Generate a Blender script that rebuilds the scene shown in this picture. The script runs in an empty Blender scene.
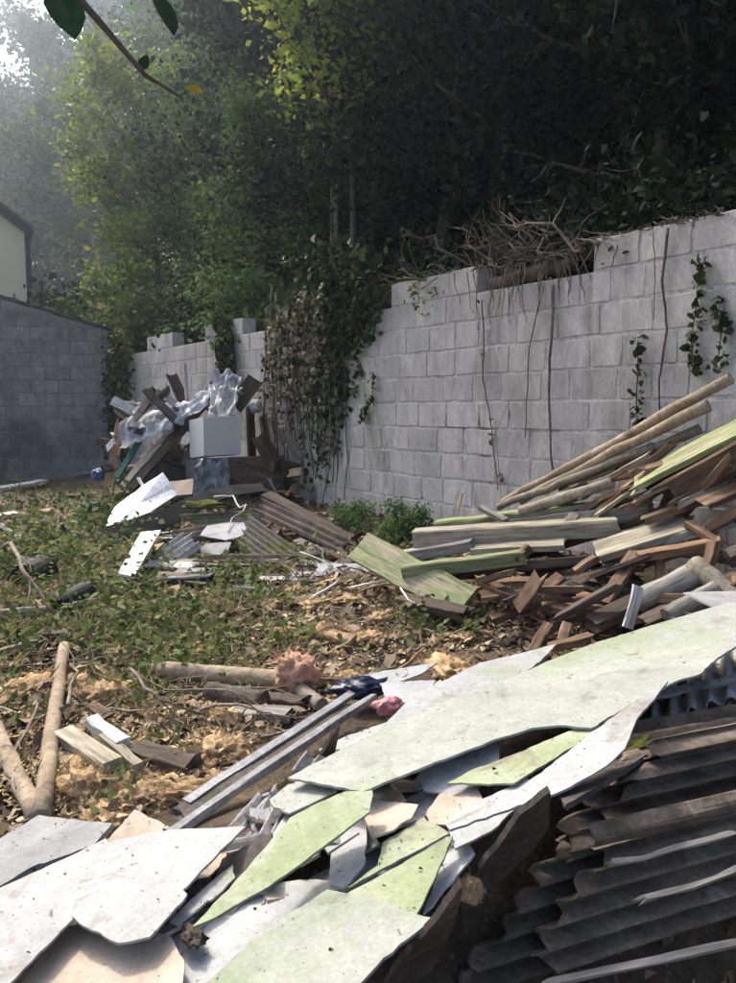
import bpy, math, random
import numpy as np
from mathutils import Vector, Matrix, noise as mn
R = math.radians
rng = np.random.default_rng(7)
random.seed(7)
C = bpy.context.scene.collection
sc = bpy.context.scene

# ------------------------------------------------------------------ camera
FPX, CX, CY, HOR = 780.0, 368.0, 491.5, 412.0      # focal length and centre in photograph pixels, horizon row
H = 1.30                                            # camera height
PITCH = math.atan((CY-HOR)/FPX)
cam = bpy.data.cameras.new('camera'); camo = bpy.data.objects.new('camera', cam); C.objects.link(camo)
cam.sensor_fit = 'VERTICAL'; cam.sensor_height = 24.0; cam.lens = 24.0*FPX/983.0
cam.clip_start = 0.05; cam.clip_end = 600
camo.location = (0, 0, H); camo.rotation_euler = (R(90)-PITCH, 0, 0)
sc.camera = camo

# ------------------------------------------------------------------ light
SUN_AZ, SUN_EL = R(-38), R(50)                      # left of the view axis, behind the yard
S = Vector((math.sin(SUN_AZ)*math.cos(SUN_EL), math.cos(SUN_AZ)*math.cos(SUN_EL), math.sin(SUN_EL)))
w = bpy.data.worlds.new('World'); sc.world = w; w.use_nodes = True
nt = w.node_tree; nt.nodes.clear()
sky = nt.nodes.new('ShaderNodeTexSky'); sky.sky_type = 'NISHITA'; sky.sun_disc = False
sky.sun_elevation = SUN_EL; sky.sun_rotation = SUN_AZ; sky.air_density = 0.8; sky.dust_density = 6.0; sky.ozone_density = 0.4; sky.altitude = 50
bg = nt.nodes.new('ShaderNodeBackground'); bg.inputs[1].default_value = 0.15
wo = nt.nodes.new('ShaderNodeOutputWorld')
nt.links.new(sky.outputs[0], bg.inputs[0]); nt.links.new(bg.outputs[0], wo.inputs[0])
sl = bpy.data.lights.new('sun', 'SUN'); sl.energy = 2.0; sl.angle = R(4); sl.color = (1, .955, .87)
so = bpy.data.objects.new('sun', sl); C.objects.link(so); so.location = (-8, 10, 14)
so.rotation_euler = (-S).to_track_quat('-Z', 'Y').to_euler()
sc.view_settings.view_transform = 'Standard'; sc.view_settings.look = 'None'
sc.view_settings.exposure = 1.1; sc.view_settings.gamma = 1.0; sc.view_settings.use_curve_mapping = False
sc.cycles.max_bounces = 5; sc.cycles.diffuse_bounces = 2; sc.cycles.transparent_max_bounces = 8
sc.cycles.transmission_bounces = 4; sc.cycles.glossy_bounces = 2; sc.cycles.volume_bounces = 0
sc.cycles.sample_clamp_indirect = 4.0; sc.cycles.use_denoising = True
sc.cycles.use_adaptive_sampling = True; sc.cycles.adaptive_threshold = 0.03

# ------------------------------------------------------------------ pixel -> place
cp, sp = math.cos(PITCH), math.sin(PITCH)
def ray(px, py):
    u, v = (px-CX)/FPX, (CY-py)/FPX
    return Vector((u, cp+v*sp, -sp+v*cp))
def P(px, py, h):                                   # point of the ray at height h
    d = ray(px, py); t = (h-H)/d.z
    return Vector((d.x*t, d.y*t, h))
def D(px, py, Y):                                   # point of the ray at distance Y
    d = ray(px, py); t = Y/d.y
    return Vector((d.x*t, Y, H+d.z*t))

# right-hand wall line (yard face) and left-hand wall line
WA = Vector((0.26, 7.5)); WD = Vector((0.5814, -0.8136)); WN = Vector((0.8136, 0.5814))   # WN points away from the yard
T0, T1 = -8.6, 3.2
CORNER = WA + WD*T0
LD = (Vector((-6.6, 14.0)) - CORNER).normalized(); LN = Vector((LD.y, -LD.x))             # LN points away from the yard
if LN.y < 0: LN = -LN
def W(px, py, off=0.02):                            # point on the right wall, off metres in front of it
    d = ray(px, py); d2 = Vector((d.x, d.y))
    t = ((WA - WN*off).dot(WN))/d2.dot(WN)
    return Vector((d.x*t, d.y*t, H+d.z*t))
def wallD(x, y): return (x-WA.x)*WN.x + (y-WA.y)*WN.y
def leftD(x, y): return (x-CORNER.x)*LN.x + (y-CORNER.y)*LN.y

def sst(a, b, x):
    t = np.clip((x-a)/(b-a), 0, 1); return t*t*(3-2*t)
def pile(x, y):                                     # how high the heap of broken sheets stands
    return 0.27 + 0.20*np.minimum(x, .75) + 0.01*(y-1.5)
# borders of the foreground heap
E1 = Vector((-1.15, 2.0)); E1d = (Vector((2.0, 4.25))-E1).normalized(); E1n = Vector((E1d.y, -E1d.x))   # towards the camera
E2 = Vector((0.05, 1.86)); E2d = (Vector((1.25, 2.55))-E2).normalized(); E2n = Vector((-E2d.y, E2d.x))  # away from the camera
def nz(x, y, s, o=0.0): return mn.noise(Vector((x*s+o, y*s-o, o*1.7)))
def g(x, y):
    dw = wallD(x, y); dl = leftD(x, y)
    n = 0.035*nz(x, y, 1.3, 3.1) + 0.02*nz(x, y, 4.1, 9.0) + 0.008*nz(x, y, 11.0, 5.0)
    if dw > 0.1:
        return 1.75 + 0.62*(dw-0.1) - 0.006*max(0, dw-12)**1.6*0 + n*3
    z = 0.06 + n
    if dl > 0.1:
        return 0.9 + 0.24*dl + n*4
    if dw > -1.4: z += 0.2*(1+dw/1.4)**1.5*float(sst(3.2, 5.0, y))
    hx, hy = x+2.0, y-9.6
    z += 0.30*math.exp(-(hx*hx/1.6+hy*hy/1.2))
    s1 = (x-E1.x)*E1n.x+(y-E1.y)*E1n.y; s2 = (x-E2.x)*E2n.x+(y-E2.y)*E2n.y
    m = float(sst(0.02, .42, s1)*sst(-0.22, 0.12, s2))
    z = z*(1-m) + (pile(x, y)-0.05+n*.5)*m
    z -= 0.34*float(sst(0, -.4, s2))*float(sst(4.2, 3.0, y))*float(sst(-.9, .1, x))
    return z
def G(px, py, up=0.0):                              # where the ray meets the ground
    h = 0.1
    for _ in range(8):
        p = P(px, py, h); h = 0.5*h+0.5*(g(p.x, p.y)+up)
    return Vector((p.x, p.y, g(p.x, p.y)+up))

# ------------------------------------------------------------------ object helpers
def tag(o, label=None, cat=None, group=None, kind=None):
    if label: o['label'] = label
    if cat:
        o['category'] = cat
        if not kind: o['kind'] = 'thing'
    if group: o['group'] = group
    if kind: o['kind'] = kind
    return o
def empty(name, loc):
    o = bpy.data.objects.new(name, None); C.objects.link(o); o.location = loc; o.empty_display_size = .1
    return o
def link(name, me, loc, parent=None):
    o = bpy.data.objects.new(name, me); C.objects.link(o)
    loc = Vector(loc)
    if parent is not None:
        o.parent = parent; q = parent
        while q is not None: loc = loc - Vector(q.location); q = q.parent
    o.location = loc
    return o
def mk(name, V, F, mat, parent=None, origin=None, smooth=False, rnd=None):
    """vertices in world coordinates -> one mesh object with its origin at its base"""
    V = np.asarray(V, dtype=np.float64).reshape(-1, 3)
    if origin is None:
        lo, hi = V.min(0), V.max(0); origin = Vector(((lo[0]+hi[0])/2, (lo[1]+hi[1])/2, lo[2]))
    me = bpy.data.meshes.new(name)
    me.from_pydata((V-np.array(origin)).tolist(), [], [list(map(int, f)) for f in F])
    if rnd is not None:
        a = me.attributes.new('rnd', 'FLOAT', 'FACE'); a.data.foreach_set('value', np.asarray(rnd, dtype=np.float32))
    me.materials.append(mat)
    if smooth: me.polygons.foreach_set('use_smooth', [True]*len(me.polygons))
    me.update()
    return link(name, me, origin, parent)
def quads(name, Q, mat, parent=None, origin=None, rnd=None, mesh_only=False, k=4):
    """Q: (n,k,3) separate polygons"""
    n = len(Q); k = Q.shape[1]; V = Q.reshape(-1, 3)
    if origin is None:
        lo, hi = V.min(0), V.max(0); origin = Vector(((lo[0]+hi[0])/2, (lo[1]+hi[1])/2, lo[2]))
    me = bpy.data.meshes.new(name)
    me.vertices.add(n*k); me.vertices.foreach_set('co', (V-np.array(origin)).astype(np.float32).ravel())
    me.loops.add(n*k); me.loops.foreach_set('vertex_index', np.arange(n*k, dtype=np.int32))
    me.polygons.add(n); me.polygons.foreach_set('loop_start', np.arange(0, n*k, k, dtype=np.int32))
    if rnd is not None:
        a = me.attributes.new('rnd', 'FLOAT', 'FACE'); a.data.foreach_set('value', np.asarray(rnd, dtype=np.float32))
    me.materials.append(mat); me.update(calc_edges=True)
    if mesh_only: return me
    return link(name, me, origin, parent)
def leaves(c, L, Wd, up=0.3, fold=0.25, jit=.35, dirs=None):
    """rhombic folded leaves at centres c (n,3)"""
    n = len(c)
    nrm = rng.normal(size=(n, 3)); nrm[:, 2] += up*3; nrm /= np.linalg.norm(nrm, axis=1)[:, None]
    a = rng.normal(size=(n, 3)) if dirs is None else dirs+rng.normal(size=(n, 3))*.35
    a -= (a*nrm).sum(1)[:, None]*nrm; a /= np.linalg.norm(a, axis=1)[:, None]+1e-9
    b = np.cross(nrm, a)
    s = (1+jit*rng.normal(size=n)).clip(.4, 2)[:, None]
    l, wd = L*s*.5, Wd*s*.5
    v1, v2 = rng.uniform(.8, 1.15, n)[:, None], rng.uniform(.45, .75, n)[:, None]; cu = nrm*l*rng.uniform(-.25, .25, n)[:, None]
    q = np.stack([c-a*l+cu, c+b*wd*v1-a*l*.35+nrm*wd*fold, c+b*wd*v2+a*l*.4+nrm*wd*fold*.7, c+a*l+cu, c-b*wd*v2+a*l*.4+nrm*wd*fold*.7, c-b*wd*v1-a*l*.35+nrm*wd*fold], 1)
    return q
def tube(pts, rad, sides=6, cap=True, wob=0.0):
    """tapered tube along pts -> verts, faces"""
    pts = [Vector(p) for p in pts]; n = len(pts); V = []; F = []
    ref = Vector((0.13, 0.31, .94))
    for i, p in enumerate(pts):
        d = (pts[min(i+1, n-1)]-pts[max(i-1, 0)])
        if d.length < 1e-9: d = Vector((0, 0, 1))
        d.normalize()
        if abs(d.dot(ref)) > .97: ref = Vector((.9, .2, .1))
        a = d.cross(ref).normalized(); b = d.cross(a)
        r = rad[i] if hasattr(rad, '__len__') else rad
        for k in range(sides):
            th = 2*math.pi*k/sides; rr = r*(1+wob*random.uniform(-1, 1))
            V.append(p+(a*math.cos(th)+b*math.sin(th))*rr)
    for i in range(n-1):
        for k in range(sides):
            k2 = (k+1) % sides
            F.append((i*sides+k, i*sides+k2, (i+1)*sides+k2, (i+1)*sides+k))
    if cap:
        F.append(tuple(range(sides-1, -1, -1))); F.append(tuple((n-1)*sides+k for k in range(sides)))
    return V, F
LM = [(60, 730, 'the pale thin log'), (108, 745, 'the squared pale timber'), (166, 760, 'the dark squared timber'), (230, 676, 'the crosswise log'), (300, 678, 'the pinkish wool tuft'), (340, 640, 'the light brown wood block'), (270, 760, 'the grey rails'),
      (358, 687, 'the dark blue bag'), (410, 575, 'the broken green board'), (402, 530, 'the wall-foot shrub'), (140, 556, 'the white narrow board'), (185, 545, 'the pale corrugated fragment'), (225, 532, 'the light grey slab'), (268, 540, 'the mossy triangular sheet'), (310, 522, 'the long dark beam'),
      (22, 560, 'the large black pipe'), (56, 600, 'the small black pipe'), (480, 555, 'the light green beam'), (520, 535, 'the pale thick beam'), (645, 535, 'the whitish weathered board'), (632, 608, 'the small white board'), (680, 550, 'the orange brown rail'), (708, 568, 'the upright brown post'), (675, 590, 'the grey split log'), (562, 600, 'the crossing brown batten'), (505, 582, 'the reddish brown batten'), (720, 470, 'the thick splintered beam'), (600, 450, 'the leaning poles'),
      (290, 850, 'the long bright green sheet'), (400, 870, 'the cracked green sheet'), (160, 885, 'the large white sheet'), (350, 850, 'the pale grey strip'), (480, 720, 'the longest sheet'), (555, 765, 'the bright white pointed sheet'), (320, 945, 'the wide grey-green sheet'), (510, 850, 'the brown upturned board'), (660, 830, 'the pale broken ridge'), (560, 880, 'the steep corrugated sheet'), (430, 950, 'the dark leaning sheet'),
      (215, 435, 'the white cabinet'), (114, 455, 'the upright leaning plank'), (165, 435, 'the long pale plank'), (255, 475, 'the brown chest'), (140, 420, 'the cloudy plastic')]
def where(v):                                       # which landmark of the picture a point lies next to
    v = Vector(v); d = v-Vector((0, 0, H)); k = d.y*cp-d.z*sp; px = CX+FPX*d.x/k; py = CY-FPX*(d.y*sp+d.z*cp)/k
    a, b, n = min(LM, key=lambda q: (q[0]-px)**2+((q[1]-py)*1.2)**2); dx, dy = px-a, py-b
    far = 'just ' if abs(dx)+abs(dy) < 22 else ''
    s = ('left of' if dx < 0 else 'right of') if abs(dx) > abs(dy)*1.2 else ('above' if dy < 0 else 'below')
    return f'{far}{s} {n}'
class MB:
    def __init__(s): s.V = []; s.F = []
    def add(s, VF):
        b = len(s.V); s.V += [tuple(v) for v in VF[0]]; s.F += [tuple(i+b for i in f) for f in VF[1]]
def curve_pts(p0, p1, n=7, wob=.05, sag=0.0):
    p0, p1 = Vector(p0), Vector(p1); L = (p1-p0).length; out = []
    o = Vector((0, 0, 0))
    for i in range(n):
        t = i/(n-1); k = math.sin(math.pi*t)
        o = o*.6 + Vector([random.uniform(-1, 1) for _ in range(3)])*wob*L
        out.append(p0.lerp(p1, t)+o*k-Vector((0, 0, sag*L*k)))
    return out

# ------------------------------------------------------------------ materials
def lin(c):                                          # 0-255 photograph-like value -> linear
    return tuple(((x/255)/12.92 if x/255 <= .04045 else ((x/255+.055)/1.055)**2.4) for x in c)
def gmat(name, cols, scale=4.0, detail=6, rough=.85, bump=.25, bscale=30.0, patches=(), speck=None, rand=.15,
         attr=False, transl=0.0, stretch=(1, 1, 1), world=False, spec=.3, dist=.6, alpha=None, bdist=.01, grain=(55, .30), streak=None):
    m = bpy.data.materials.new(name); m.use_nodes = True; t = m.node_tree; N = t.nodes; Lk = t.links
    b = N['Principled BSDF']; out = N['Material Output']
    def new(k, **kw):
        n = N.new(k)
        for a, v in kw.items(): setattr(n, a, v)
        return n
    if world: src = new('ShaderNodeNewGeometry').outputs['Position']
    else: src = new('ShaderNodeTexCoord').outputs['Object']
    oi = new('ShaderNodeObjectInfo')
    mp = new('ShaderNodeMapping'); mp.inputs['Scale'].default_value = stretch; Lk.new(src, mp.inputs['Vector'])
    vec = mp.outputs[0]
    if not world:                                   # shift the pattern from object to object
        ad = new('ShaderNodeVectorMath', operation='ADD'); ml = new('ShaderNodeMath', operation='MULTIPLY'); ml.inputs[1].default_value = 37.0
        Lk.new(oi.outputs['Random'], ml.inputs[0]); Lk.new(vec, ad.inputs[0]); Lk.new(ml.outputs[0], ad.inputs[1]); vec = ad.outputs[0]
    def nzn(sc_, det, dst=0.0, v=vec):
        n = new('ShaderNodeTexNoise'); n.inputs['Scale'].default_value = sc_; n.inputs['Detail'].default_value = det
        n.inputs['Roughness'].default_value = .6; n.inputs['Distortion'].default_value = dst; Lk.new(v, n.inputs['Vector']); return n.outputs['Fac']
    def ramp(f, stops):
        r = new('ShaderNodeValToRGB'); e = r.color_ramp.elements
        while len(e) < len(stops): e.new(.5)
        for i, (p, c) in enumerate(stops): e[i].position = p; e[i].color = (*c[:3], 1)
        Lk.new(f, r.inputs[0]); return r.outputs[0]
    def mix(a, b_, f, mode='MIX'):
        x = new('ShaderNodeMix', data_type='RGBA', blend_type=mode)
        for s_, v in ((x.inputs[6], a), (x.inputs[7], b_), (x.inputs[0], f)):
            if isinstance(v, (int, float)): s_.default_value = v
            elif isinstance(v, tuple): s_.default_value = (*v[:3], 1)
            else: Lk.new(v, s_)
        return x.outputs[2]
    k = len(cols)
    if attr:
        at = new('ShaderNodeAttribute', attribute_name='rnd'); f = at.outputs['Fac']
        col = ramp(f, [(i/(k-1) if k > 1 else 0, c) for i, c in enumerate(cols)])
    else:
        f = nzn(scale, detail, dist)
        col = ramp(f, [(.28+.46*i/max(1, k-1), c) for i, c in enumerate(cols)])
    for (pc, ps, th, soft) in patches:
        pf = nzn(ps, 5, .8)
        fr = ramp(pf, [(th, (0, 0, 0)), (min(1, th+soft), (1, 1, 1))])
        col = mix(col, pc, fr)
    if streak:                                      # damp runs down the face
        sm = new('ShaderNodeMapping'); sm.inputs['Scale'].default_value = (5.5, 5.5, .32); Lk.new(src, sm.inputs['Vector'])
        s1 = nzn(1.0, 6, .5, sm.outputs[0]); col = mix(col, streak[0], ramp(s1, [(streak[1], (0, 0, 0)), (streak[1]+streak[2], (streak[3],)*3)]))
    if speck:
        sf = nzn(speck[1], 2, .3); fr = ramp(sf, [(speck[2], (0, 0, 0)), (speck[2]+.04, (1, 1, 1))])
        col = mix(col, speck[0], fr)
    if grain and not attr:                          # fine uneven tone
        gf = nzn(grain[0], 8, .2); gr = ramp(gf, [(.3, (1-grain[1],)*3), (.7, (1+grain[1],)*3)])
        gf2 = nzn(grain[0]*.17, 6, .9); gr2 = ramp(gf2, [(.3, (1-grain[1],)*3), (.62, (1+grain[1]*.35,)*3)])
        col = mix(mix(col, gr, 1.0, 'MULTIPLY'), gr2, 1.0, 'MULTIPLY')
    if rand:
        mr = new('ShaderNodeMapRange'); mr.inputs[3].default_value = 1-rand; mr.inputs[4].default_value = 1+rand
        Lk.new(oi.outputs['Random'], mr.inputs[0])
        hs = new('ShaderNodeHueSaturation'); Lk.new(mr.outputs[0], hs.inputs['Value']); Lk.new(col, hs.inputs['Color']); col = hs.outputs[0]
    Lk.new(col, b.inputs['Base Color'])
    b.inputs['Roughness'].default_value = rough; b.inputs['Specular IOR Level'].default_value = spec
    if bump:
        bn = new('ShaderNodeBump'); bn.inputs['Strength'].default_value = bump; bn.inputs['Distance'].default_value = bdist
        Lk.new(nzn(bscale, 6, .2), bn.inputs['Height']); Lk.new(bn.outputs[0], b.inputs['Normal'])
    if transl:
        tr = new('ShaderNodeBsdfTranslucent'); ms = new('ShaderNodeMixShader'); ms.inputs[0].default_value = transl
        tc = mix(col, (1.0, .95, .35), 0.35, 'MULTIPLY'); Lk.new(tc, tr.inputs[0])
        Lk.new(b.outputs[0], ms.inputs[1]); Lk.new(tr.outputs[0], ms.inputs[2]); Lk.new(ms.outputs[0], out.inputs[0])
    if alpha is not None:
        tp = new('ShaderNodeBsdfTransparent'); ms = new('ShaderNodeMixShader'); ms.inputs[0].default_value = alpha
        Lk.new(tp.outputs[0], ms.inputs[1]); Lk.new(b.outputs[0], ms.inputs[2]); Lk.new(ms.outputs[0], out.inputs[0])
    return m
WX = (.9, 9, 9)                                   # wood grain runs along local x
m_soil = gmat('soil', [(.045, .032, .021), (.085, .062, .04), (.14, .105, .068), (.09, .075, .045)], 2.2, 9, bump=.9, bscale=38, bdist=.03, rand=0, patches=[((.03, .045, .015), .9, .55, .12)], speck=((.17, .12, .07), 26, .64))
m_block = gmat('concrete_block', [(.39, .37, .342), (.47, .448, .415), (.54, .516, .48)], 3.0, 8, .92, .5, 70, rand=.10, world=True, stretch=(1, 1, .45), bdist=.006,
               patches=[((.26, .248, .225), 1.3, .52, .24), ((.18, .172, .15), 2.2, .63, .16), ((.56, .54, .505), 2.6, .54, .16), ((.60, .58, .545), 9.0, .62, .1), ((.15, .165, .08), .62, .62, .14), ((.16, .15, .135), 5.0, .66, .12)], speck=((.17, .165, .155), 60, .69), grain=(60, .18), streak=((.13, .12, .10), .56, .18, .5))
m_blockL = gmat('shaded_weathered_block', [(.20, .188, .17), (.28, .264, .24), (.37, .35, .32)], 2.0, 8, .95, .4, 60, rand=.16, world=True, stretch=(1, 1, .7), bdist=.006,
                patches=[((.11, .10, .088), .9, .52, .2), ((.44, .42, .385), 2.2, .62, .14), ((.07, .08, .045), .5, .60, .2)])  # darker copy of the block: the left wall's shade put into its colour
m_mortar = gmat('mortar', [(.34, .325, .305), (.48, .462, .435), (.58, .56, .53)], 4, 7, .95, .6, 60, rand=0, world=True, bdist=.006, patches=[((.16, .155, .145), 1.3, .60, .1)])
m_mortarL = gmat('shaded_old_mortar', [(.17, .168, .165), (.26, .256, .25), (.34, .335, .325)], 3, 7, .95, .5, 60, rand=0, world=True)  # mortar toned down too, to carry the same wall's shade
m_coping = gmat('dark_coping', [(.04, .042, .045), (.08, .08, .085)], 4, 6, .9, .4, 40)
m_render = gmat('cream_render', [(.90, .83, .56), (.92, .86, .60)], 1.2, 5, .9, .1, 80, rand=0, grain=None)
m_fascia = gmat('dark_fascia', [(.012, .013, .016), (.022, .024, .028)], 3, 4, .5, .05, 40)
m_slate = gmat('slate', [(.045, .05, .06), (.08, .085, .1)], 5, 6, .7, .2, 40)
m_bark = gmat('bark', [(.05, .04, .03), (.11, .09, .07), (.17, .15, .12)], 5, 8, .95, .8, 25, rand=.2, bdist=.02)
m_barkp = gmat('pale_bark', [(.18, .15, .11), (.28, .24, .18), (.36, .32, .25)], 6, 8, .95, .7, 30, rand=.2, stretch=(1, 1, 1))
m_leafd = gmat('shaded_leaf', [(.006, .013, .008), (.013, .026, .014), (.024, .042, .02)], attr=True, rough=.8, spec=.1, bump=0, transl=.12, rand=.25)  # near-black copy of the leaf: the wood's shade put into its colour
m_leafm = gmat('mid_leaf', [(.040, .082, .034), (.080, .145, .056), (.135, .215, .075)], attr=True, rough=.8, spec=.1, bump=0, transl=.4, rand=.2)
m_leafy = gmat('yellow_green_leaf', [(.09, .15, .035), (.15, .22, .05), (.27, .29, .06)], attr=True, rough=.6, bump=0, transl=.5, rand=.1)
m_lime = gmat('sunlit_lime_leaf', [(.15, .23, .05), (.25, .34, .07), (.42, .43, .09)], attr=True, rough=.6, bump=0, transl=.55, rand=0)  # brighter copy of the yellow-green leaf: sunlight put into its colour
m_leafh = gmat('hazed_leaf', [(.055, .085, .066), (.090, .13, .096), (.125, .175, .125)], attr=True, rough=.8, spec=.1, bump=0, transl=.3, rand=.2)  # greyed, bluish leaf: distance haze put into its colour
m_ivy = gmat('ivy_leaf', [(.016, .030, .012), (.03, .055, .02), (.055, .085, .032), (.13, .12, .06)], attr=True, rough=.65, spec=.15, bump=0, transl=.2, rand=0)
m_weed = gmat('weed_leaf', [(.04, .065, .022), (.075, .12, .034), (.13, .18, .06), (.24, .22, .11)], attr=True, rough=.75, spec=.12, bump=0, transl=.3, rand=0)
m_litter = gmat('litter', [(.06, .04, .025), (.15, .105, .06), (.28, .20, .12), (.40, .31, .20), (.22, .17, .12)], attr=True, rough=.95, bump=0, rand=0)
m_brush = gmat('dark_brushwood', [(.05, .04, .03), (.10, .08, .06), (.15, .125, .095)], 8, 5, .9, .3, 50, rand=.25)
m_twig = gmat('twig', [(.12, .095, .07), (.20, .165, .125), (.28, .24, .19)], 8, 5, .9, .3, 50, rand=.2)
m_deadst = gmat('dead_stem', [(.09, .07, .05), (.16, .13, .10), (.22, .185, .14)], 8, 5, .9, .3, 50, rand=.2)
# ================================================================== ground: one sheet, fine in the yard, coarse to the horizon
def axis(a, b, step, far_a, far_b):
    mid = list(np.arange(a, b+1e-6, step)); lo = []; hi = []; d = step
    x = a
    while x > far_a: d *= 1.35; x -= d; lo.append(x)
    x = b; d = step
    while x < far_b: d *= 1.35; x += d; hi.append(x)
    return lo[::-1]+mid+hi
gx = axis(-8.5, 4.2, .07, -220, 220); gy = axis(0.6, 16.5, .07, -200, 260)
gv = []
for y in gy:
    for x in gx:
        z = g(x, y)
        if wallD(x, y) > 14: z = min(z, 10.5+.08*(wallD(x, y)-14))
        if leftD(x, y) > 40 : z = min(z, 10.5+.02*(leftD(x, y)-40))
        gv.append((x, y, z))
nx = len(gx)
gf = [(j*nx+i, j*nx+i+1, (j+1)*nx+i+1, (j+1)*nx+i) for j in range(len(gy)-1) for i in range(nx-1)]
tag(mk('ground', gv, gf, m_soil, origin=(0, 0, 0), smooth=True), 'dark soil strewn with litter and rising to a wooded bank', 'ground', kind='structure')

# ================================================================== block walls
def block_mesh(name, L, Hh, T, mat, top=None):
    """rough-edged block; local x = length, front at y=0 (-y), z up; top(x) may slope"""
    n = []; a = L/2; j = lambda s=.0055: random.uniform(-s, s); c = .010
    zt = (lambda x: Hh) if top is None else top
    for (x, z) in ((-a+c, 0), (-a*.35, 0), (a*.4, 0), (a-c, 0), (a, c), (a, Hh*.5), (a, -1), (a-c, -2), (a*.35, -2), (-a*.4, -2), (-a+c, -2), (-a, -1), (-a, Hh*.5), (-a, c)):
        if z == -1: z = zt(x)-c
        elif z == -2: z = zt(x)
        n.append((x+j(), z+j()))
    k = len(n); dep = [random.uniform(-.002, .002) for _ in range(k)]
    V = [(x, 0.005+d, z) for (x, z), d in zip(n, dep)] + [(x*.985, -0.001, Hh*.5+(z-Hh*.5)*.96) for (x, z) in n] + [(x, T, z) for x, z in n]
    F = [tuple(range(k, 2*k))]
    for i in range(k):
        i2 = (i+1) % k
        F.append((i, i2, k+i2, k+i)); F.append((2*k+i, 2*k+i2, i2, i))
    F.append(tuple(range(3*k-1, 2*k-1, -1)))
    me = bpy.data.meshes.new(name); me.from_pydata(V, [], F); me.materials.append(mat); me.update(); return me
ROW = .225
def wp(t, off, z): q = WA+WD*t+WN*off; return Vector((q.x, q.y, z))          # off > 0: away from the yard
wall = empty('block_wall', wp(0, .1, 0)); tag(wall, 'long grey concrete block wall with pale mortar, ivy and stepped broken top', 'wall')
phiR = math.atan2(WD.y, WD.x)
lens = [.42, .38, .34, .30, .27]
vari = {l: [block_mesh('block', l-.020, ROW-.019, .19, m_block) for _ in range(3)] for l in lens}
def tw(px):
    p = W(px, 412, 0); return (Vector((p.x, p.y))-WA).dot(WD)
t713 = tw(713); T1 = t713+1.6
Z0 = .045
gaps = [(tw(113), tw(128), 1), (tw(128.5), tw(146), 1), (tw(175), tw(205), 1), (tw(247), tw(268), 1), (tw(268), tw(386), 1), (tw(487), tw(568), 1)]
cores = MB(); nparts = 0; stuffb = MB()
def boxVF(t0, t1, o0, o1, z0, z1):
    V = [wp(t, o, z) for z in (z0, z1) for (t, o) in ((t0, o0), (t1, o0), (t1, o1), (t0, o1))]
    return V, [(3, 2, 1, 0), (4, 5, 6, 7), (0, 1, 5, 4), (1, 2, 6, 5), (2, 3, 7, 6), (3, 0, 4, 7)]
cores.add(boxVF(T0, T1, .0035, .21, -.2, Z0+10*ROW-.012))
for r in range(11):
    t = T0 + (.0 if r % 2 else -.17)
    while t < T1:
        l = random.choices(lens, [5, 4, 3, 2, 2])[0]
        tc = t+l/2
        ok = True
        if r == 10:
            for (a, b, k) in gaps:
                if a-.1 < tc < b+.1: ok = False
        if tc-l/2 < T0-.02: ok = False
        off = 0.0
        if ok:
            hidden = (r < 3 and (tc > tw(440) or tc < tw(330))) or (r < 4 and tc < tw(270))
            me = random.choice(vari[l])
            if hidden or nparts >= 300:
                rot = Matrix.Rotation(phiR, 4, 'Z'); q = wp(tc, off, Z0+r*ROW)
                stuffb.add(([rot @ v.co + q for v in me.vertices], [tuple(p.vertices) for p in me.polygons]))
            else:
                o = link('block', me, wp(tc, off+random.uniform(-.002, .002), Z0+r*ROW+random.uniform(-.003, .003)), wall); o.rotation_euler = (random.uniform(-.006, .006), random.uniform(-.007, .007), phiR+random.uniform(-.006, .006)); nparts += 1
            if r == 10: cores.add(boxVF(tc-l/2, tc+l/2-.001, .005+off, .185+off, Z0+10*ROW-.02, Z0+11*ROW-.03))
        t += l
mk('mortar', cores.V, cores.F, m_mortar, wall)
tag(mk('block_rows', stuffb.V, stuffb.F, m_block, wall), kind='stuff')
# left wall with a sloping top
wallL = empty('block_wall', (CORNER.x+LD.x*2, CORNER.y+LD.y*2, 0)); tag(wallL, 'weathered block wall toned dark for shade, sloping top, across the far end of the yard', 'wall')
phiL = math.atan2(-LN.x, LN.y); LX = Vector((LN.y, -LN.x))      # local x of the left wall
def lp(s, off, z): q = CORNER+LD*s+LN*off; return Vector((q.x, q.y, z))
LR = .235; SLEN = 4.2
def ltop(s): return 2.80+min(.62, .29*s)
sgn = LD.dot(LX)
cl = MB()
ns = 24
for i in range(ns):
    s0, s1 = SLEN*i/ns, SLEN*(i+1)/ns
    V = [lp(s, o, z) for s in (s0, s1) for o in (.008, .2) for z in (-.2, ltop(s)-.03)]
    cl.add((V, [(0, 4, 5, 1), (2, 3, 7, 6), (1, 5, 7, 3), (0, 1, 3, 2), (4, 6, 7, 5)]))
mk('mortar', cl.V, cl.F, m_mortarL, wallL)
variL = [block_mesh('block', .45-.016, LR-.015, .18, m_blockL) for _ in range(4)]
for r in range(15):
    s = -.0+(.0 if r % 2 else -.22)
    while s < SLEN-.2:
        sc_ = s+.225; zb = .0+r*LR
        if sc_ > .18:
            hmax = min(ltop(sc_-.22), ltop(sc_+.22))-.02-zb
            if hmax > LR-.02: me = random.choice(variL)
            elif min(LR-.015, max(ltop(sc_-.22), ltop(sc_+.22))-.02-zb) > .05:
                def tp(x, sc_=sc_, zb=zb): return max(.03, min(LR-.015, ltop(sc_+x*sgn)-.03-zb))
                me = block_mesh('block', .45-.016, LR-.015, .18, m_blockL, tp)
            else: me = None
            if me:
                o = link('block', me, lp(sc_, 0, zb), wallL); o.rotation_euler = (random.uniform(-.004, .004), 0, phiL+random.uniform(-.004, .004))
        s += .45
cV = []; cF = []
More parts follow.
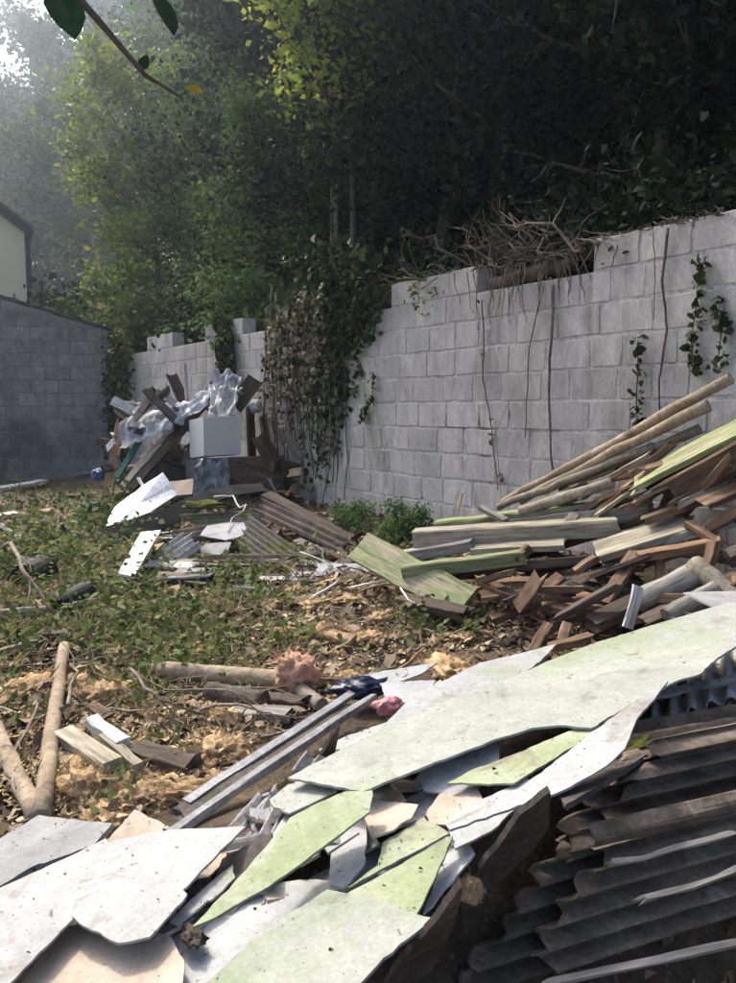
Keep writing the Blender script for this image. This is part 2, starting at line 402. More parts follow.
for i in range(13):
    s = -.02+(SLEN+.02)*i/12; z = ltop(max(0, s))-.02+random.uniform(-.006, .006)
    cV += [lp(s, -.02+random.uniform(-.006, .004), z), lp(s, -.02, z+.05+random.uniform(-.006, .008)), lp(s, .24, z+.05), lp(s, .24, z)]
for i in range(12):
    for k in range(4): cF.append((i*4+k, i*4+(k+1) % 4, i*4+4+(k+1) % 4, i*4+4+k))
mk('coping', cV, cF, m_coping, wallL)

# ================================================================== cream house beyond the left wall
HY = 22.0
a0 = D(29, 305, HY); x1 = a0.x
eav = D(29, 229, HY).z; sl_ = (229-196)/29.0*1.0        # eaves height at the corner and slope of the verge
hs = empty('house', (x1-4, HY+4, .5))
tag(hs, 'cream rendered house gable with dark roof edge above the left block wall', 'house')
wd_ = 8.0; pk = x1-wd_/2; pkz = eav+sl_*.62*wd_/2
zb = 0.0
hcor = Vector((x1, HY, 0)); hrot = Matrix.Rotation(R(27), 4, 'Z')
def hr(V): return [hrot @ (Vector(v)-hcor) + hcor for v in V]
Vh = [(x1-wd_, HY, zb), (x1, HY, zb), (x1, HY, eav), (pk, HY, pkz), (x1-wd_, HY, eav)]; Vh += [(x, y+9, z) for x, y, z in Vh]
hw = mk('wall', hr(Vh), [(0, 1, 2, 3, 4), (9, 8, 7, 6, 5), (1, 6, 7, 2), (0, 4, 9, 5)], m_render, hs)
def slab(p0, p1, p2, p3, th):
    n = (Vector(p1)-Vector(p0)).cross(Vector(p3)-Vector(p0)).normalized()*th
    V = [Vector(p) for p in (p0, p1, p2, p3)]; V += [v+n for v in V]
    return V, [(3, 2, 1, 0), (4, 5, 6, 7), (0, 1, 5, 4), (1, 2, 6, 5), (2, 3, 7, 6), (3, 0, 4, 7)]
for sx in (1, -1):
    ex = pk+sx*(wd_/2+.12); ez = eav-.12*(pkz-eav)/(wd_/2)
    q = [(ex, HY-.18, ez+.02), (ex, HY+9.2, ez+.02), (pk, HY+9.2, pkz+.02), (pk, HY-.18, pkz+.02)]
    if sx < 0: q = q[::-1]
    rf = mk('roof', *slab(*hr(q), .14), m_slate, hs)
    if sx > 0: rf_right = rf
    b_ = [(ex, HY-.19, ez-.18), (ex, HY-.19, ez+.1), (pk, HY-.19, pkz+.1), (pk, HY-.19, pkz-.18)]
    mk('bargeboard', *slab(*hr(b_ if sx > 0 else b_[::-1]), .03), m_fascia, hs)
mk('downpipe', *tube(hr([(x1+.02, HY-.07, zb), (x1+.02, HY-.07, eav-.1)]), .07, 8), m_fascia, hw)
mk('gutter', *tube(hr([(x1+.13, HY-.2, eav-.1), (x1+.13, HY+9, eav-.1)]), .07, 8), m_fascia, rf_right)

# ================================================================== trees
def branch_path(p, d, L, n, curl, lift):
    pts = [Vector(p)]; d = Vector(d).normalized()
    for i in range(n):
        d = (d+Vector([random.gauss(0, curl) for _ in range(3)])+Vector((0, 0, lift))).normalized()
        pts.append(pts[-1]+d*(L/n))
    return pts
def make_tree(seed, height, tr, base, spread, nleaf, L, mleaf, mbark, lift=.06, sig=.28, stems=1, up=.3):
    """tapered trunk with limbs, crown of leaves round the twigs -> (trunk mesh, crown mesh)"""
    random.seed(seed); tw_ = MB(); tips = []
    for st in range(stems):
        a = 2*math.pi*st/stems+random.random()
        d0 = Vector((math.cos(a)*.25*(stems > 1)+random.gauss(0, .05), math.sin(a)*.25*(stems > 1)+random.gauss(0, .05), 1))
        tp = branch_path((0, 0, -.3), d0, height*.93, 9, .06, .04)
        nT = len(tp); rad = [tr*(1-.88*i/(nT-1)) for i in range(nT)]; rad[0] *= 1.3
        tw_.add(tube(tp, rad, 7, True, .06))
        nl = int(17/stems)+2
        for i in range(nl):
            f = base+(1-base)*(i+.5)/nl*.97
            k = f*(nT-1); i0 = min(int(k), nT-2); p = tp[i0].lerp(tp[i0+1], k-i0)
            th = i*2.4+random.uniform(-.4, .4); q = (f-base)/(1-base)
            ln = spread*(math.sin(math.pi*min(1, .22+.75*q))**.8)*random.uniform(.7, 1.15)
            d = Vector((math.cos(th), math.sin(th), random.uniform(-.05, .55)))
            lp_ = branch_path(p, d, ln, 5, .16, lift); r0 = tr*(1-.85*f)*.55+.008
            tw_.add(tube(lp_, [r0*(1-.8*j/5) for j in range(6)], 5, False))
            for j in range(2, 6):
                for s in range(2):
                    dd = Vector([random.gauss(0, .8) for _ in range(3)])+(lp_[j]-lp_[j-1]).normalized()*.7+Vector((0, 0, .1))
                    bp = branch_path(lp_[j], dd, ln*random.uniform(.2, .42), 3, .2, lift*.5)
                    tw_.add(tube(bp, [r0*.4, r0*.3, r0*.2, .004], 3, False)); tips += [bp[1], bp[2], bp[3], bp[3]]
    t = np.array([tuple(v) for v in tips]); idx = rng.integers(0, len(t), nleaf)
    wgt = rng.random(len(t))**1.3                               # some clumps thick, others thin
    idx = rng.choice(len(t), nleaf, p=wgt/wgt.sum())
    c = t[idx]+rng.normal(size=(nleaf, 3))*sig
    c = c[c[:, 2] > .15]
    shade = (wgt[idx][:len(c)]*.0+rng.random(len(c)))
    me_t = bpy.data.meshes.new('trunk'); me_t.from_pydata([tuple(v) for v in tw_.V], [], tw_.F); me_t.materials.append(mbark); me_t.polygons.foreach_set('use_smooth', [True]*len(me_t.polygons)); me_t.update()
    me_c = quads('crown', leaves(c, L, L*.62, up), mleaf, origin=(0, 0, 0), rnd=shade, mesh_only=True)
    return me_t, me_c
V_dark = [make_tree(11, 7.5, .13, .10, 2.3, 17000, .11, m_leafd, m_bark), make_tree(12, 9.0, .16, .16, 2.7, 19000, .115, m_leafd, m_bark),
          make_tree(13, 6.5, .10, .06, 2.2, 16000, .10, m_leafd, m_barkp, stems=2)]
V_mid = [make_tree(21, 6.0, .10, .06, 2.2, 18000, .10, m_leafm, m_bark), make_tree(22, 7.5, .12, .08, 2.4, 18000, .105, m_leafm, m_bark, stems=2)]
V_yel = [make_tree(31, 8.0, .11, .10, 2.5, 14000, .13, m_leafy, m_bark, sig=.22)]
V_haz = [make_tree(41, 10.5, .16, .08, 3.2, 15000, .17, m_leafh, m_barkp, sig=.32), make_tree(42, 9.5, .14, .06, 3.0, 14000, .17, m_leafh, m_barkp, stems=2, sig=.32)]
V_lit = [make_tree(61, 1.5, .03, .02, .85, 3400, .085, m_weed, m_twig, stems=3, sig=.13)]  # lit copy of the shrub, its paler leaf colour stands for sunlight
V_shr = [make_tree(51, 1.5, .03, .02, .85, 3200, .085, m_leafm, m_bark, stems=3, sig=.13), make_tree(52, 1.2, .025, .02, .8, 2800, .075, m_leafm, m_twig, stems=3, sig=.12),
         make_tree(53, 1.4, .03, .02, .8, 3000, .08, m_leafd, m_bark, stems=3, sig=.13)]
random.seed(99)
def plant(name, var, x, y, s, label, cat, group=None, sink=.1, rz=None, tilt=0):
    z = g(x, y)-sink*s
    e = empty(name, (x, y, z)); tag(e, label, cat, group)
    rz = random.uniform(0, 6.28) if rz is None else rz
    for nm, me in zip(('trunk', 'crown'), var):
        o = link(nm, me, (x, y, z), e); o.rotation_euler = (tilt, 0, rz); o.scale = (s, s, s*random.uniform(.94, 1.06))
    return e
def onwall(px, d):                                   # ground position d metres behind the right wall in the direction of column px
    p = W(px, 412, 0); u = (px-CX)/FPX
    v = Vector((u, 1.0)); k = d/v.dot(WN); return (p.x+v.x*k, p.y+k)
# dark woodland on the bank behind the right-hand wall
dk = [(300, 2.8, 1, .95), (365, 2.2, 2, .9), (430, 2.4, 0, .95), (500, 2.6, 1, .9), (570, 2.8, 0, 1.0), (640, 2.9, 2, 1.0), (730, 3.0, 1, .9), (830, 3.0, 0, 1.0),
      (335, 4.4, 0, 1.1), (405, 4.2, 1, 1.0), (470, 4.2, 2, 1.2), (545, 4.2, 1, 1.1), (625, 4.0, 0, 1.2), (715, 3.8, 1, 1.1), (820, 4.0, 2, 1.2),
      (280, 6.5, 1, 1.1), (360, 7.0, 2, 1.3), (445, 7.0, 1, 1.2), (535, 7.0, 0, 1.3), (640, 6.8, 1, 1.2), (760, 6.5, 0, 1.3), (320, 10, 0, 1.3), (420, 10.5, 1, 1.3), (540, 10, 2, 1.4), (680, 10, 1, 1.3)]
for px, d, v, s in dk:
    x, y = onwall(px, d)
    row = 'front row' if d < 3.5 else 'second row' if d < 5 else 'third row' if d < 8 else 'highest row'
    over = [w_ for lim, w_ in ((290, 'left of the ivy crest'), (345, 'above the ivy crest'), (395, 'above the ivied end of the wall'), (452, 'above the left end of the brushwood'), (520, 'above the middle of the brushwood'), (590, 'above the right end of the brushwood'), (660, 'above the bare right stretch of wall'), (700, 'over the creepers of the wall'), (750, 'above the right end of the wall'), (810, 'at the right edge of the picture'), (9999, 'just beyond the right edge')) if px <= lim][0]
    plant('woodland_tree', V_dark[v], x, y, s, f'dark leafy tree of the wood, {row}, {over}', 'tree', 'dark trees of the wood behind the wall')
# mid-green trees right of centre-left, yellow-green tree, hazy trees far left
for px, d, v, s, lb in [(255, 3.0, 1, .95, 'tall green tree rising behind the ivy at the middle of the wall'), (205, 3.0, 0, 1.0, 'bushy green tree behind the stepped far stretch of wall'),
                        (235, 6.0, 1, 1.2, 'high green tree higher up the bank left of the dark wood'), (285, 1.3, 0, .62, 'small green tree just behind the ivy covered stretch of wall')]:
    x, y = onwall(px, d); plant('broadleaf_tree', V_mid[v], x, y, s, lb, 'tree')
x, y = onwall(165, 2.6); plant('broadleaf_tree', V_yel[0], x, y, .95, 'yellow-green sunlit tree at upper left, behind the far corner of the walls', 'tree')
V_over = make_tree(71, 7.2, .05, .40, 1.3, 11000, .09, m_lime, m_bark, sig=.17)
x, y = onwall(352, .9); plant('broadleaf_tree', V_over, x, y, 1.0, 'bright yellow-green leafy tree in front of the dark wood, top centre', 'tree')
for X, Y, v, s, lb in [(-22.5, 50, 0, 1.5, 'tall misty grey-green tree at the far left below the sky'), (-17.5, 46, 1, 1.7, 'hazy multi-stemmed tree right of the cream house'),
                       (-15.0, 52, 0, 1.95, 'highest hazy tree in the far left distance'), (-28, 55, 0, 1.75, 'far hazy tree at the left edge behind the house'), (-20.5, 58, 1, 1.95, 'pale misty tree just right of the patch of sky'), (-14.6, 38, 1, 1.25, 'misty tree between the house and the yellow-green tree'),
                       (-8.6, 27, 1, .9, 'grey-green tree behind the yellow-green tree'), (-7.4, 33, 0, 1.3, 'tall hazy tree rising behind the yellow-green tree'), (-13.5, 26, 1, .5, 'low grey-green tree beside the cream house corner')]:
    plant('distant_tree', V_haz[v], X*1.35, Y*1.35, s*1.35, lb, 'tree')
# shrubs and creepers just behind the walls
sh = [(95, 16.6, 9, 1.2, 'leafy green shrub above the corner of the two walls'), (60, 17.5, 1, 1.3, 'low green shrub above the sloping dark wall'), (75, 20, 2, 2.0, 'dark green bush beyond the sloping dark wall'),
      (40, 19, 0, 1.3, 'green bush beside the cream house wall'), (108, 19.5, 0, 1.6, 'green bush filling the gap under the yellow-green tree')]
for px, Y, v, s, lb in sh:
    p = D(px, 400, Y); plant('shrub', V_lit[0] if v == 9 else V_shr[v], p.x, p.y, s, lb, 'shrub')
for px, d, v, s, lb in [(120, .7, 9, 1.0, 'bright green shrub over the lowest far stretch of wall'), (140, .9, 9, 1.15, 'pale green bramble bush above the far wall'), (165, 1.0, 9, 1.2, 'green shrub above the tall stretch of far wall'),
                        (190, .7, 1, .8, 'green shrub in the notch of the broken wall top'), (222, .8, 2, .9, 'dark green shrub behind the ivied wall pier'), (262, .6, 0, .9, 'shrub behind the wall left of the ivy mass'),
                        (430, .7, 2, .8, 'dark shrub behind the dead brushwood'), (455, .5, 9, .62, 'small bright green shrub at the left end of the brushwood'), (600, .9, 2, .9, 'dark shrub behind the wall top right of the brushwood'), (690, .8, 2, .9, 'dark shrub behind the right end of the wall')]:
    x, y = onwall(px, d); plant('shrub', V_lit[0] if v == 9 else V_shr[v], x, y, s, lb, 'shrub')

# ================================================================== pale leaning trunk in the dark wood
random.seed(5)
for k, (px0, py0, px1, py1, dd, r, lb) in enumerate([(333, 205, 318, 75, 1.2, .045, 'thin pale trunk leaning in the dark wood above the ivy'), (336, 200, 345, 110, 1.3, .03, 'thinner pale stem beside the leaning trunk')]):
    Yd = onwall((px0+px1)/2, dd)[1]; p0, p1 = D(px0, py0, Yd), D(px1, py1, Yd)
    base = Vector((p0.x, p0.y, g(p0.x, p0.y)-.1))
    pts = [base]+curve_pts(p0, p1, 6, .04)+[p1+(p1-p0)*.6]
    mb = MB(); mb.add(tube(pts, [r*(1.15-.8*i/(len(pts)-1)) for i in range(len(pts))], 6))
    e = empty('bare_tree', base); tag(e, lb, 'tree')
    mk('trunk', mb.V, mb.F, m_barkp, e, smooth=True)
    br = MB()
    for j in range(6):
        p = pts[2+j % 5]; br.add(tube(branch_path(p, (random.gauss(0, 1), -.2, .8), .5, 4, .2, .1), [r*.4, r*.3, r*.2, r*.15, .003], 4, False))
    mk('branches', br.V, br.F, m_barkp, e)

# ================================================================== ivy over the middle of the wall
def ivy(name, label, poly, n, size, stems, offr=(.02, .16), mleaf=m_ivy, dead=0):
    """poly: function rng -> (px,py,off) samples on the wall"""
    pts = [poly() for _ in range(n)]
    c = np.array([tuple(W(px, py, off)) for px, py, off in pts])
    base = W(*stems[0][0], .02)
    e = empty(name, base); tag(e, label, 'ivy')
    hang = np.tile(np.array([[-.15, -.25, -1.0]]), (n, 1))
    q = leaves(c, size, size*.85, .1, .3, .35, dirs=hang)
    tag(quads('leaves', q, mleaf, e, rnd=rng.random(n)**1.3), kind='stuff')
    for s in stems:
        pp = [W(px, py, .025+.05*random.random()) for px, py in s]
        fine = []
        for a, b in zip(pp[:-1], pp[1:]): fine += curve_pts(a, b, 5, .03)[:-1]
        fine.append(pp[-1]); r = random.uniform(.007, .016)
        mk('stem', *tube(fine, [r*(1-.5*i/len(fine)) for i in range(len(fine))], 5), m_deadst, e, smooth=True)
    return e
strands = []
for px in range(268, 380, 6):
    top = np.interp(px, [268, 280, 300, 330, 350, 375, 392], [330, 300, 286, 272, 276, 285, 292])
    bot = np.interp(px, [268, 280, 300, 320, 332, 345, 352, 362, 375, 392], [395, 425, 440, 480, 450, 405, 370, 350, 322, 305])
    strands.append((px, top, bot))
def ivy_pt():
    px, top, bot = random.choices(strands, [(s[2]-s[1]+20)*(.45 if s[0] < 318 else 1.1) for s in strands])[0]
    f = random.random()**1.25; py = top+(bot+random.uniform(-30, 20)-top)*f
    off = .02+.17*random.random()*(1-f)**.8
    return px+random.gauss(0, 4.5), py+random.gauss(0, 3), off
sts = [[(px+random.uniform(-6, 6), top+5), (px+random.uniform(-8, 8), (top+bot)/2), (px+random.uniform(-9, 9), bot+random.uniform(0, 40))] for px, top, bot in strands[:14]]
sts += [[(345, 300), (346, 420), (344, 500)], [(338, 310), (338, 430), (336, 505)], [(328, 320), (330, 450), (322, 510)]]
ivy('ivy', 'thick ivy curtain hanging down the middle of the block wall', ivy_pt, 2200, .065, sts)
# dry brown climbers within the ivy
def dry_pt():
    i = random.randrange(17); f = random.random(); px = 267+i*3.6; top = 318-1.1*i if i < 8 else 300-.8*i
    ln = 50+((i*53) % 89); return px+random.gauss(0, 2.2)+3*math.sin(f*5+i), top+ln*f, .05+.2*random.random()*(1-f*.6)
m_dry = gmat('dry_creeper', [(.17, .145, .095), (.29, .25, .165), (.42, .37, .26), (.18, .19, .09)], attr=True, rough=.9, bump=0, transl=.1, rand=0)
ivy('dry_creeper', 'dry brown creeper stems hanging at the left of the ivy', dry_pt, 750, .05, [[(px, random.uniform(285, 310)), (px-4, 380), (px+random.uniform(-10, 8), random.uniform(430, 490))] for px in range(268, 330, 4)], mleaf=m_dry)
def tip_pt(): return 335+random.gauss(0, 16), 272+random.gauss(0, 9)-abs(random.gauss(0, 7)), -.05+.2*random.random()
ivy('ivy', 'bushy ivy crest standing above the broken wall top', tip_pt, 1300, .09, [[(340, 300), (335, 275), (332, 262)], [(350, 298), (348, 280), (352, 266)]])
def pier_pt():
    f = random.random(); return random.uniform(214, 231)+4*f, 318+60*f, .01+.08*random.random()
ivy('ivy', 'small ivy patch on the pier of the far stepped wall', pier_pt, 420, .085, [[(222, 318), (224, 350), (228, 392)]])
def cor_pt(): return random.gauss(117, 6.5), random.uniform(335, 460), .02+.25*random.random()
ivy('ivy', 'dark ivy growing in the corner where the two walls meet', cor_pt, 1500, .085, [[(116, 345), (115, 400), (118, 465)], [(122, 350), (124, 420), (120, 470)]])
# bare stems and small creepers hanging down the right part of the wall
vines = [([(553, 285), (552, 330), (549, 400), (553, 470)], .013, 0, 'thick bare stem hanging straight down the wall below the brushwood'), ([(540, 300), (529, 350), (525, 438)], .006, 0, 'thin bare stem left of the thick hanging stem'),
         ([(482, 300), (484, 350), (483, 380), (492, 430), (498, 490)], .007, 8, 'thin creeper running down the wall at its left half'), ([(668, 228), (662, 280), (667, 330), (659, 380), (660, 410)], .010, 0, 'dark wavy stem hanging down the wall near its right end'),
         ([(638, 340), (637, 385), (638, 430)], .006, 60, 'narrow strand of tiny dark leaves hanging down the wall'), ([(700, 262), (697, 300), (691, 340), (695, 372)], .006, 110, 'leafy creeper near the right end of the wall'),
         ([(715, 300), (722, 330), (716, 370)], .006, 60, 'sparse creeper on the recessed right end of the wall'), ([(373, 372), (372, 395), (365, 410), (360, 420)], .006, 70, 'small ivy sprig dangling beside the ivy curtain'), ([(653, 232), (655, 270), (654, 320)], .004, 0, 'thin dark stem near the right end of the wall')]
for pts, r, nl, lb in vines:
    e = empty('hanging_vine', W(*pts[-1], .02)); tag(e, lb, 'vine')
    pp = [W(px, py, .03) for px, py in pts]; fine = []
    for a, b in zip(pp[:-1], pp[1:]): fine += curve_pts(a, b, 6, .018)[:-1]
    fine.append(pp[-1])
    mk('stem', *tube(fine, [r*(1-.4*i/len(fine)) for i in range(len(fine))], 6), m_deadst, e, smooth=True)
    if nl:
        c = np.array([tuple(random.choice(fine)+Vector((random.gauss(0, .022), -.03+random.gauss(0, .015), random.gauss(0, .02)))) for _ in range(nl)])
        tag(quads('leaves', leaves(c, .045, .04, .0), m_ivy, e, rnd=rng.random(nl)), kind='stuff')
# dead brushwood on top of the wall
random.seed(17)
e = empty('brushwood', W(520, 275, -.1)); tag(e, 'tangled heap of dead bare branches on top of the block wall', 'brushwood')
def wtop(px): return np.interp(px, [380, 430, 490, 570, 600], [285, 275, 262, 250, 240])
for k in range(56):
    px = random.choice([random.uniform(400, 590), random.gauss(525, 38)]); px = min(598, max(395, px)); hgt = np.interp(px, [395, 450, 500, 560, 600], [8, 18, 48, 62, 24])
    py = wtop(px)+4; q0 = W(px, py, random.uniform(-.25, .12)); 
    ang = random.choice([-1, 1])*random.uniform(.05, .9)
    q1 = W(px+random.choice([-1, -1, 1])*random.uniform(20, 75), py-random.uniform(.1, 1)*hgt, random.uniform(-.35, .18))
    pts = curve_pts(q0, q1, 7, .13); r = random.uniform(.005, .015)
    mb = MB(); mb.add(tube(pts, [r*(1-.75*i/6) for i in range(7)], 5))
    for j in (2, 3, 4, 5):
        if random.random() < .7:
            d = (pts[j]-pts[j-1]).normalized()+Vector([random.gauss(0, .6) for _ in range(3)])
            mb.add(tube(branch_path(pts[j], d, random.uniform(.12, .35), 4, .2, .02), [r*.5, r*.4, r*.3, r*.2, .002], 4, False))
    mk('branch', mb.V, mb.F, random.choice([m_brush, m_brush, m_deadst]), e, smooth=True)
# roots trailing from the brushwood down the wall face
mb = MB()
for k in range(34):
    px = random.gauss(535, 32); py = wtop(px)+random.uniform(0, 8); q0 = W(px, py, .05); q1 = W(px+random.gauss(0, 8), py+random.uniform(15, 60), .02)
    mb.add(tube(curve_pts(q0, q1, 6, .07), [.006, .005, .005, .004, .003, .002], 4, False))
tag(mk('trailing_roots', mb.V, mb.F, m_deadst, smooth=True), 'thin roots trailing from the brushwood down the wall face', 'roots', kind='stuff')
# fallen roots and litter fringe along the wall top right of the brushwood
mb = MB()
for k in range(90):
    px = random.uniform(585, 735); py = np.interp(px, [585, 650, 715, 735], [243, 226, 214, 214])
    q0 = W(px, py+random.uniform(-2, 3), random.uniform(-.15, .03)); q1 = W(px+random.uniform(-22, 22), py+random.uniform(-8, 7), random.uniform(-.15, .05))
    mb.add(tube(curve_pts(q0, q1, 5, .08), [.006, .005, .004, .003, .002], 4, False))
tag(mk('root_fringe', mb.V, mb.F, m_deadst, smooth=True), 'fringe of dry roots and twigs along the wall top at right', 'roots', kind='stuff')
# broken log lying in the gap of the wall top
q0, q1 = W(488, 283, .0), W(566, 262, .0)
pts = curve_pts(q0-Vector((WN.x, WN.y, 0))*-.08, q1-Vector((WN.x, WN.y, 0))*-.08, 8, .015)
tag(mk('log', *tube(pts, [.045, .055, .06, .055, .06, .05, .05, .04], 9, True, .2), m_bark, smooth=True), 'rotten log lying in the notch of the wall top under the brushwood', 'log')
# ================================================================== materials of the rubbish
m_sheet = gmat('cement_sheet', [(.33, .335, .33), (.42, .425, .42), (.50, .505, .50)], 3, 8, .9, .18, 90, rand=.06, bdist=.004, patches=[((.34, .38, .28), 2.2, .55, .25), ((.36, .33, .29), 5.0, .66, .1)], speck=((.13, .11, .09), 70, .68), grain=(110, .13))
m_sheetw = gmat('white_sheet', [(.30, .305, .30), (.37, .375, .37), (.43, .435, .43)], 2.5, 8, .85, .12, 90, rand=.03, bdist=.004, patches=[((.27, .305, .20), 1.8, .52, .2), ((.24, .215, .18), 6.0, .55, .16), ((.17, .15, .12), 16, .66, .06)], speck=((.14, .12, .095), 60, .69), grain=(110, .13))
m_sheetg = gmat('algae_green_sheet', [(.23, .27, .145), (.29, .33, .195), (.35, .38, .27)], 3, 8, .88, .18, 90, rand=.05, bdist=.004, patches=[((.40, .42, .35), 2.6, .52, .2), ((.22, .20, .145), 6, .57, .12), ((.15, .135, .10), 16, .66, .06)], speck=((.15, .14, .09), 75, .67), grain=(110, .13))
m_sheetp = gmat('pale_green_sheet', [(.26, .278, .238), (.325, .342, .30), (.385, .40, .36)], 2.2, 8, .88, .15, 90, rand=.04, bdist=.004, patches=[((.25, .30, .165), 1.6, .52, .2), ((.21, .20, .17), 5.5, .56, .14), ((.15, .135, .11), 16, .66, .06)], speck=((.13, .12, .095), 48, .68), grain=(110, .13))
m_sheett = gmat('tan_stained_sheet', [(.36, .29, .22), (.46, .39, .31), (.54, .50, .45)], 3, 8, .9, .2, 80, rand=.08, bdist=.004, patches=[((.52, .52, .50), 2, .55, .2)], speck=((.12, .10, .08), 60, .71), grain=(110, .13))
m_slab = gmat('rough_grey_slab', [(.24, .24, .235), (.33, .33, .325), (.42, .42, .42)], 6, 9, .95, .5, 60, rand=.08, bdist=.006, speck=((.10, .09, .07), 45, .68), grain=(110, .13))
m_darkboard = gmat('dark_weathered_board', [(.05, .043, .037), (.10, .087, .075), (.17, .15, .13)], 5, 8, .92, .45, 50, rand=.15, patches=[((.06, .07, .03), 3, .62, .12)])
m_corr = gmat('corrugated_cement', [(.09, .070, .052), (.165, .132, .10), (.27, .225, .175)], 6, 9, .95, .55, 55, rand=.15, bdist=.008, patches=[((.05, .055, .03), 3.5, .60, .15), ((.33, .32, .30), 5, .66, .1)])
m_corrl = gmat('pale_corrugated_cement', [(.27, .26, .25), (.38, .37, .36), (.47, .46, .45)], 5, 8, .95, .4, 55, rand=.12, bdist=.006, patches=[((.25, .30, .10), 4, .64, .12)])
m_moss = gmat('moss', [(.05, .065, .012), (.10, .115, .022), (.17, .17, .04)], 3, 8, 1.0, .9, 9, rand=.12, bdist=.01, grain=(9, .35))
m_corrm = gmat('mossy_corrugated', [(.15, .13, .10), (.23, .21, .16), (.30, .28, .22)], 5, 8, .95, .5, 45, rand=.12, patches=[((.13, .14, .025), 5, .47, .15)])
def wood(name, cols, patches=(), rough=.85): return gmat(name, cols, 3.0, 8, rough, .45, 7, rand=.14, stretch=WX, patches=patches, bdist=.006, dist=1.2, grain=(8, .38))
w_pale = wood('pale_weathered_wood', [(.20, .17, .12), (.33, .29, .22), (.44, .40, .32)], [((.26, .28, .14), .9, .58, .2), ((.13, .11, .08), 3.0, .63, .1)])
w_grey = wood('grey_weathered_wood', [(.17, .155, .13), (.26, .24, .21), (.36, .34, .30)], [((.20, .24, .10), 1.0, .6, .2)])
w_green = wood('green_stained_wood', [(.17, .20, .08), (.27, .30, .14), (.36, .36, .23)], [((.32, .28, .20), 1.4, .49, .15), ((.12, .10, .07), 3.0, .60, .1)])
w_brown = wood('brown_wood', [(.085, .050, .032), (.165, .105, .065), (.27, .18, .115)], [((.09, .06, .04), 1.2, .62, .15)])
w_dark = wood('dark_rotten_wood', [(.045, .033, .025), (.085, .063, .047), (.14, .11, .085)])
w_orange = wood('fresh_cut_wood', [(.19, .11, .06), (.31, .195, .11), (.42, .29, .18)])
w_white = wood('white_painted_wood', [(.58, .57, .54), (.68, .67, .65), (.74, .73, .71)], [((.36, .32, .27), 1.5, .62, .1)])
m_log = gmat('log_bark', [(.20, .15, .10), (.33, .26, .18), (.43, .36, .27)], 6, 8, .95, .6, 30, rand=.12, patches=[((.14, .10, .07), 7, .6, .1)], bdist=.01, stretch=(1, 1, 1))
m_foam = gmat('insulation_wool', [(.40, .26, .135), (.58, .41, .23), (.72, .56, .36)], 2.6, 9, 1.0, .6, 6, rand=.14, bdist=.006, transl=.3, grain=(7, .3))
m_foamp = gmat('pink_insulation', [(.48, .27, .18), (.62, .38, .26), (.72, .52, .38)], 2.6, 9, 1.0, .6, 6, rand=.1, bdist=.006, transl=.25, grain=(7, .3))
m_pwhite = gmat('white_plastic', [(.70, .72, .76), (.78, .80, .83)], 3, 5, .35, .1, 20, rand=.04, patches=[((.45, .45, .42), 3, .66, .1)])
m_pclear = gmat('cloudy_plastic', [(.40, .42, .46), (.54, .56, .60)], 5, 5, .55, .3, 20, rand=.1, alpha=.55)
m_pgrey = gmat('grey_plastic', [(.10, .11, .12), (.19, .20, .22)], 6, 5, .3, .2, 20, rand=.1)
m_pblue = gmat('blue_black_plastic', [(.008, .012, .03), (.02, .03, .07)], 6, 5, .25, .2, 20)
m_pblue2 = gmat('blue_plastic', [(.03, .06, .17), (.06, .11, .26)], 6, 5, .4, .2, 20)
m_pink = gmat('pink_plastic', [(.55, .20, .22), (.66, .32, .34)], 4, 5, .4, .15, 20)
m_rag = gmat('white_rag', [(.50, .48, .44), (.68, .66, .62)], 8, 7, .95, .6, 40, patches=[((.2, .17, .13), 5, .63, .1)])
m_teal = gmat('green_netting', [(.01, .08, .06), (.025, .14, .10)], 9, 5, .7, .5, 60)
m_cabw = gmat('cabinet_white', [(.70, .69, .66), (.78, .77, .74)], 2, 6, .5, .05, 30, rand=0, grain=None, patches=[((.35, .28, .2), 4, .68, .06)])
m_cabg = gmat('cabinet_grey', [(.50, .50, .49), (.58, .58, .57)], 2, 6, .5, .05, 30, rand=0, grain=None, patches=[((.22, .2, .18), 3, .66, .1)])
m_felt = gmat('black_roofing_felt', [(.012, .012, .014), (.028, .027, .028)], 6, 7, .8, .4, 50)
m_wire = gmat('white_cable', [(.50, .48, .43), (.60, .58, .53)], 5, 4, .6, .05, 30)
m_alu = gmat('weathered_metal', [(.20, .20, .205), (.31, .31, .315)], 7, 7, .55, .15, 50, patches=[((.12, .11, .10), 6, .58, .1)])
m_black = gmat('black_rubber', [(.010, .010, .011), (.022, .022, .024)], 5, 5, .7, .2, 40)

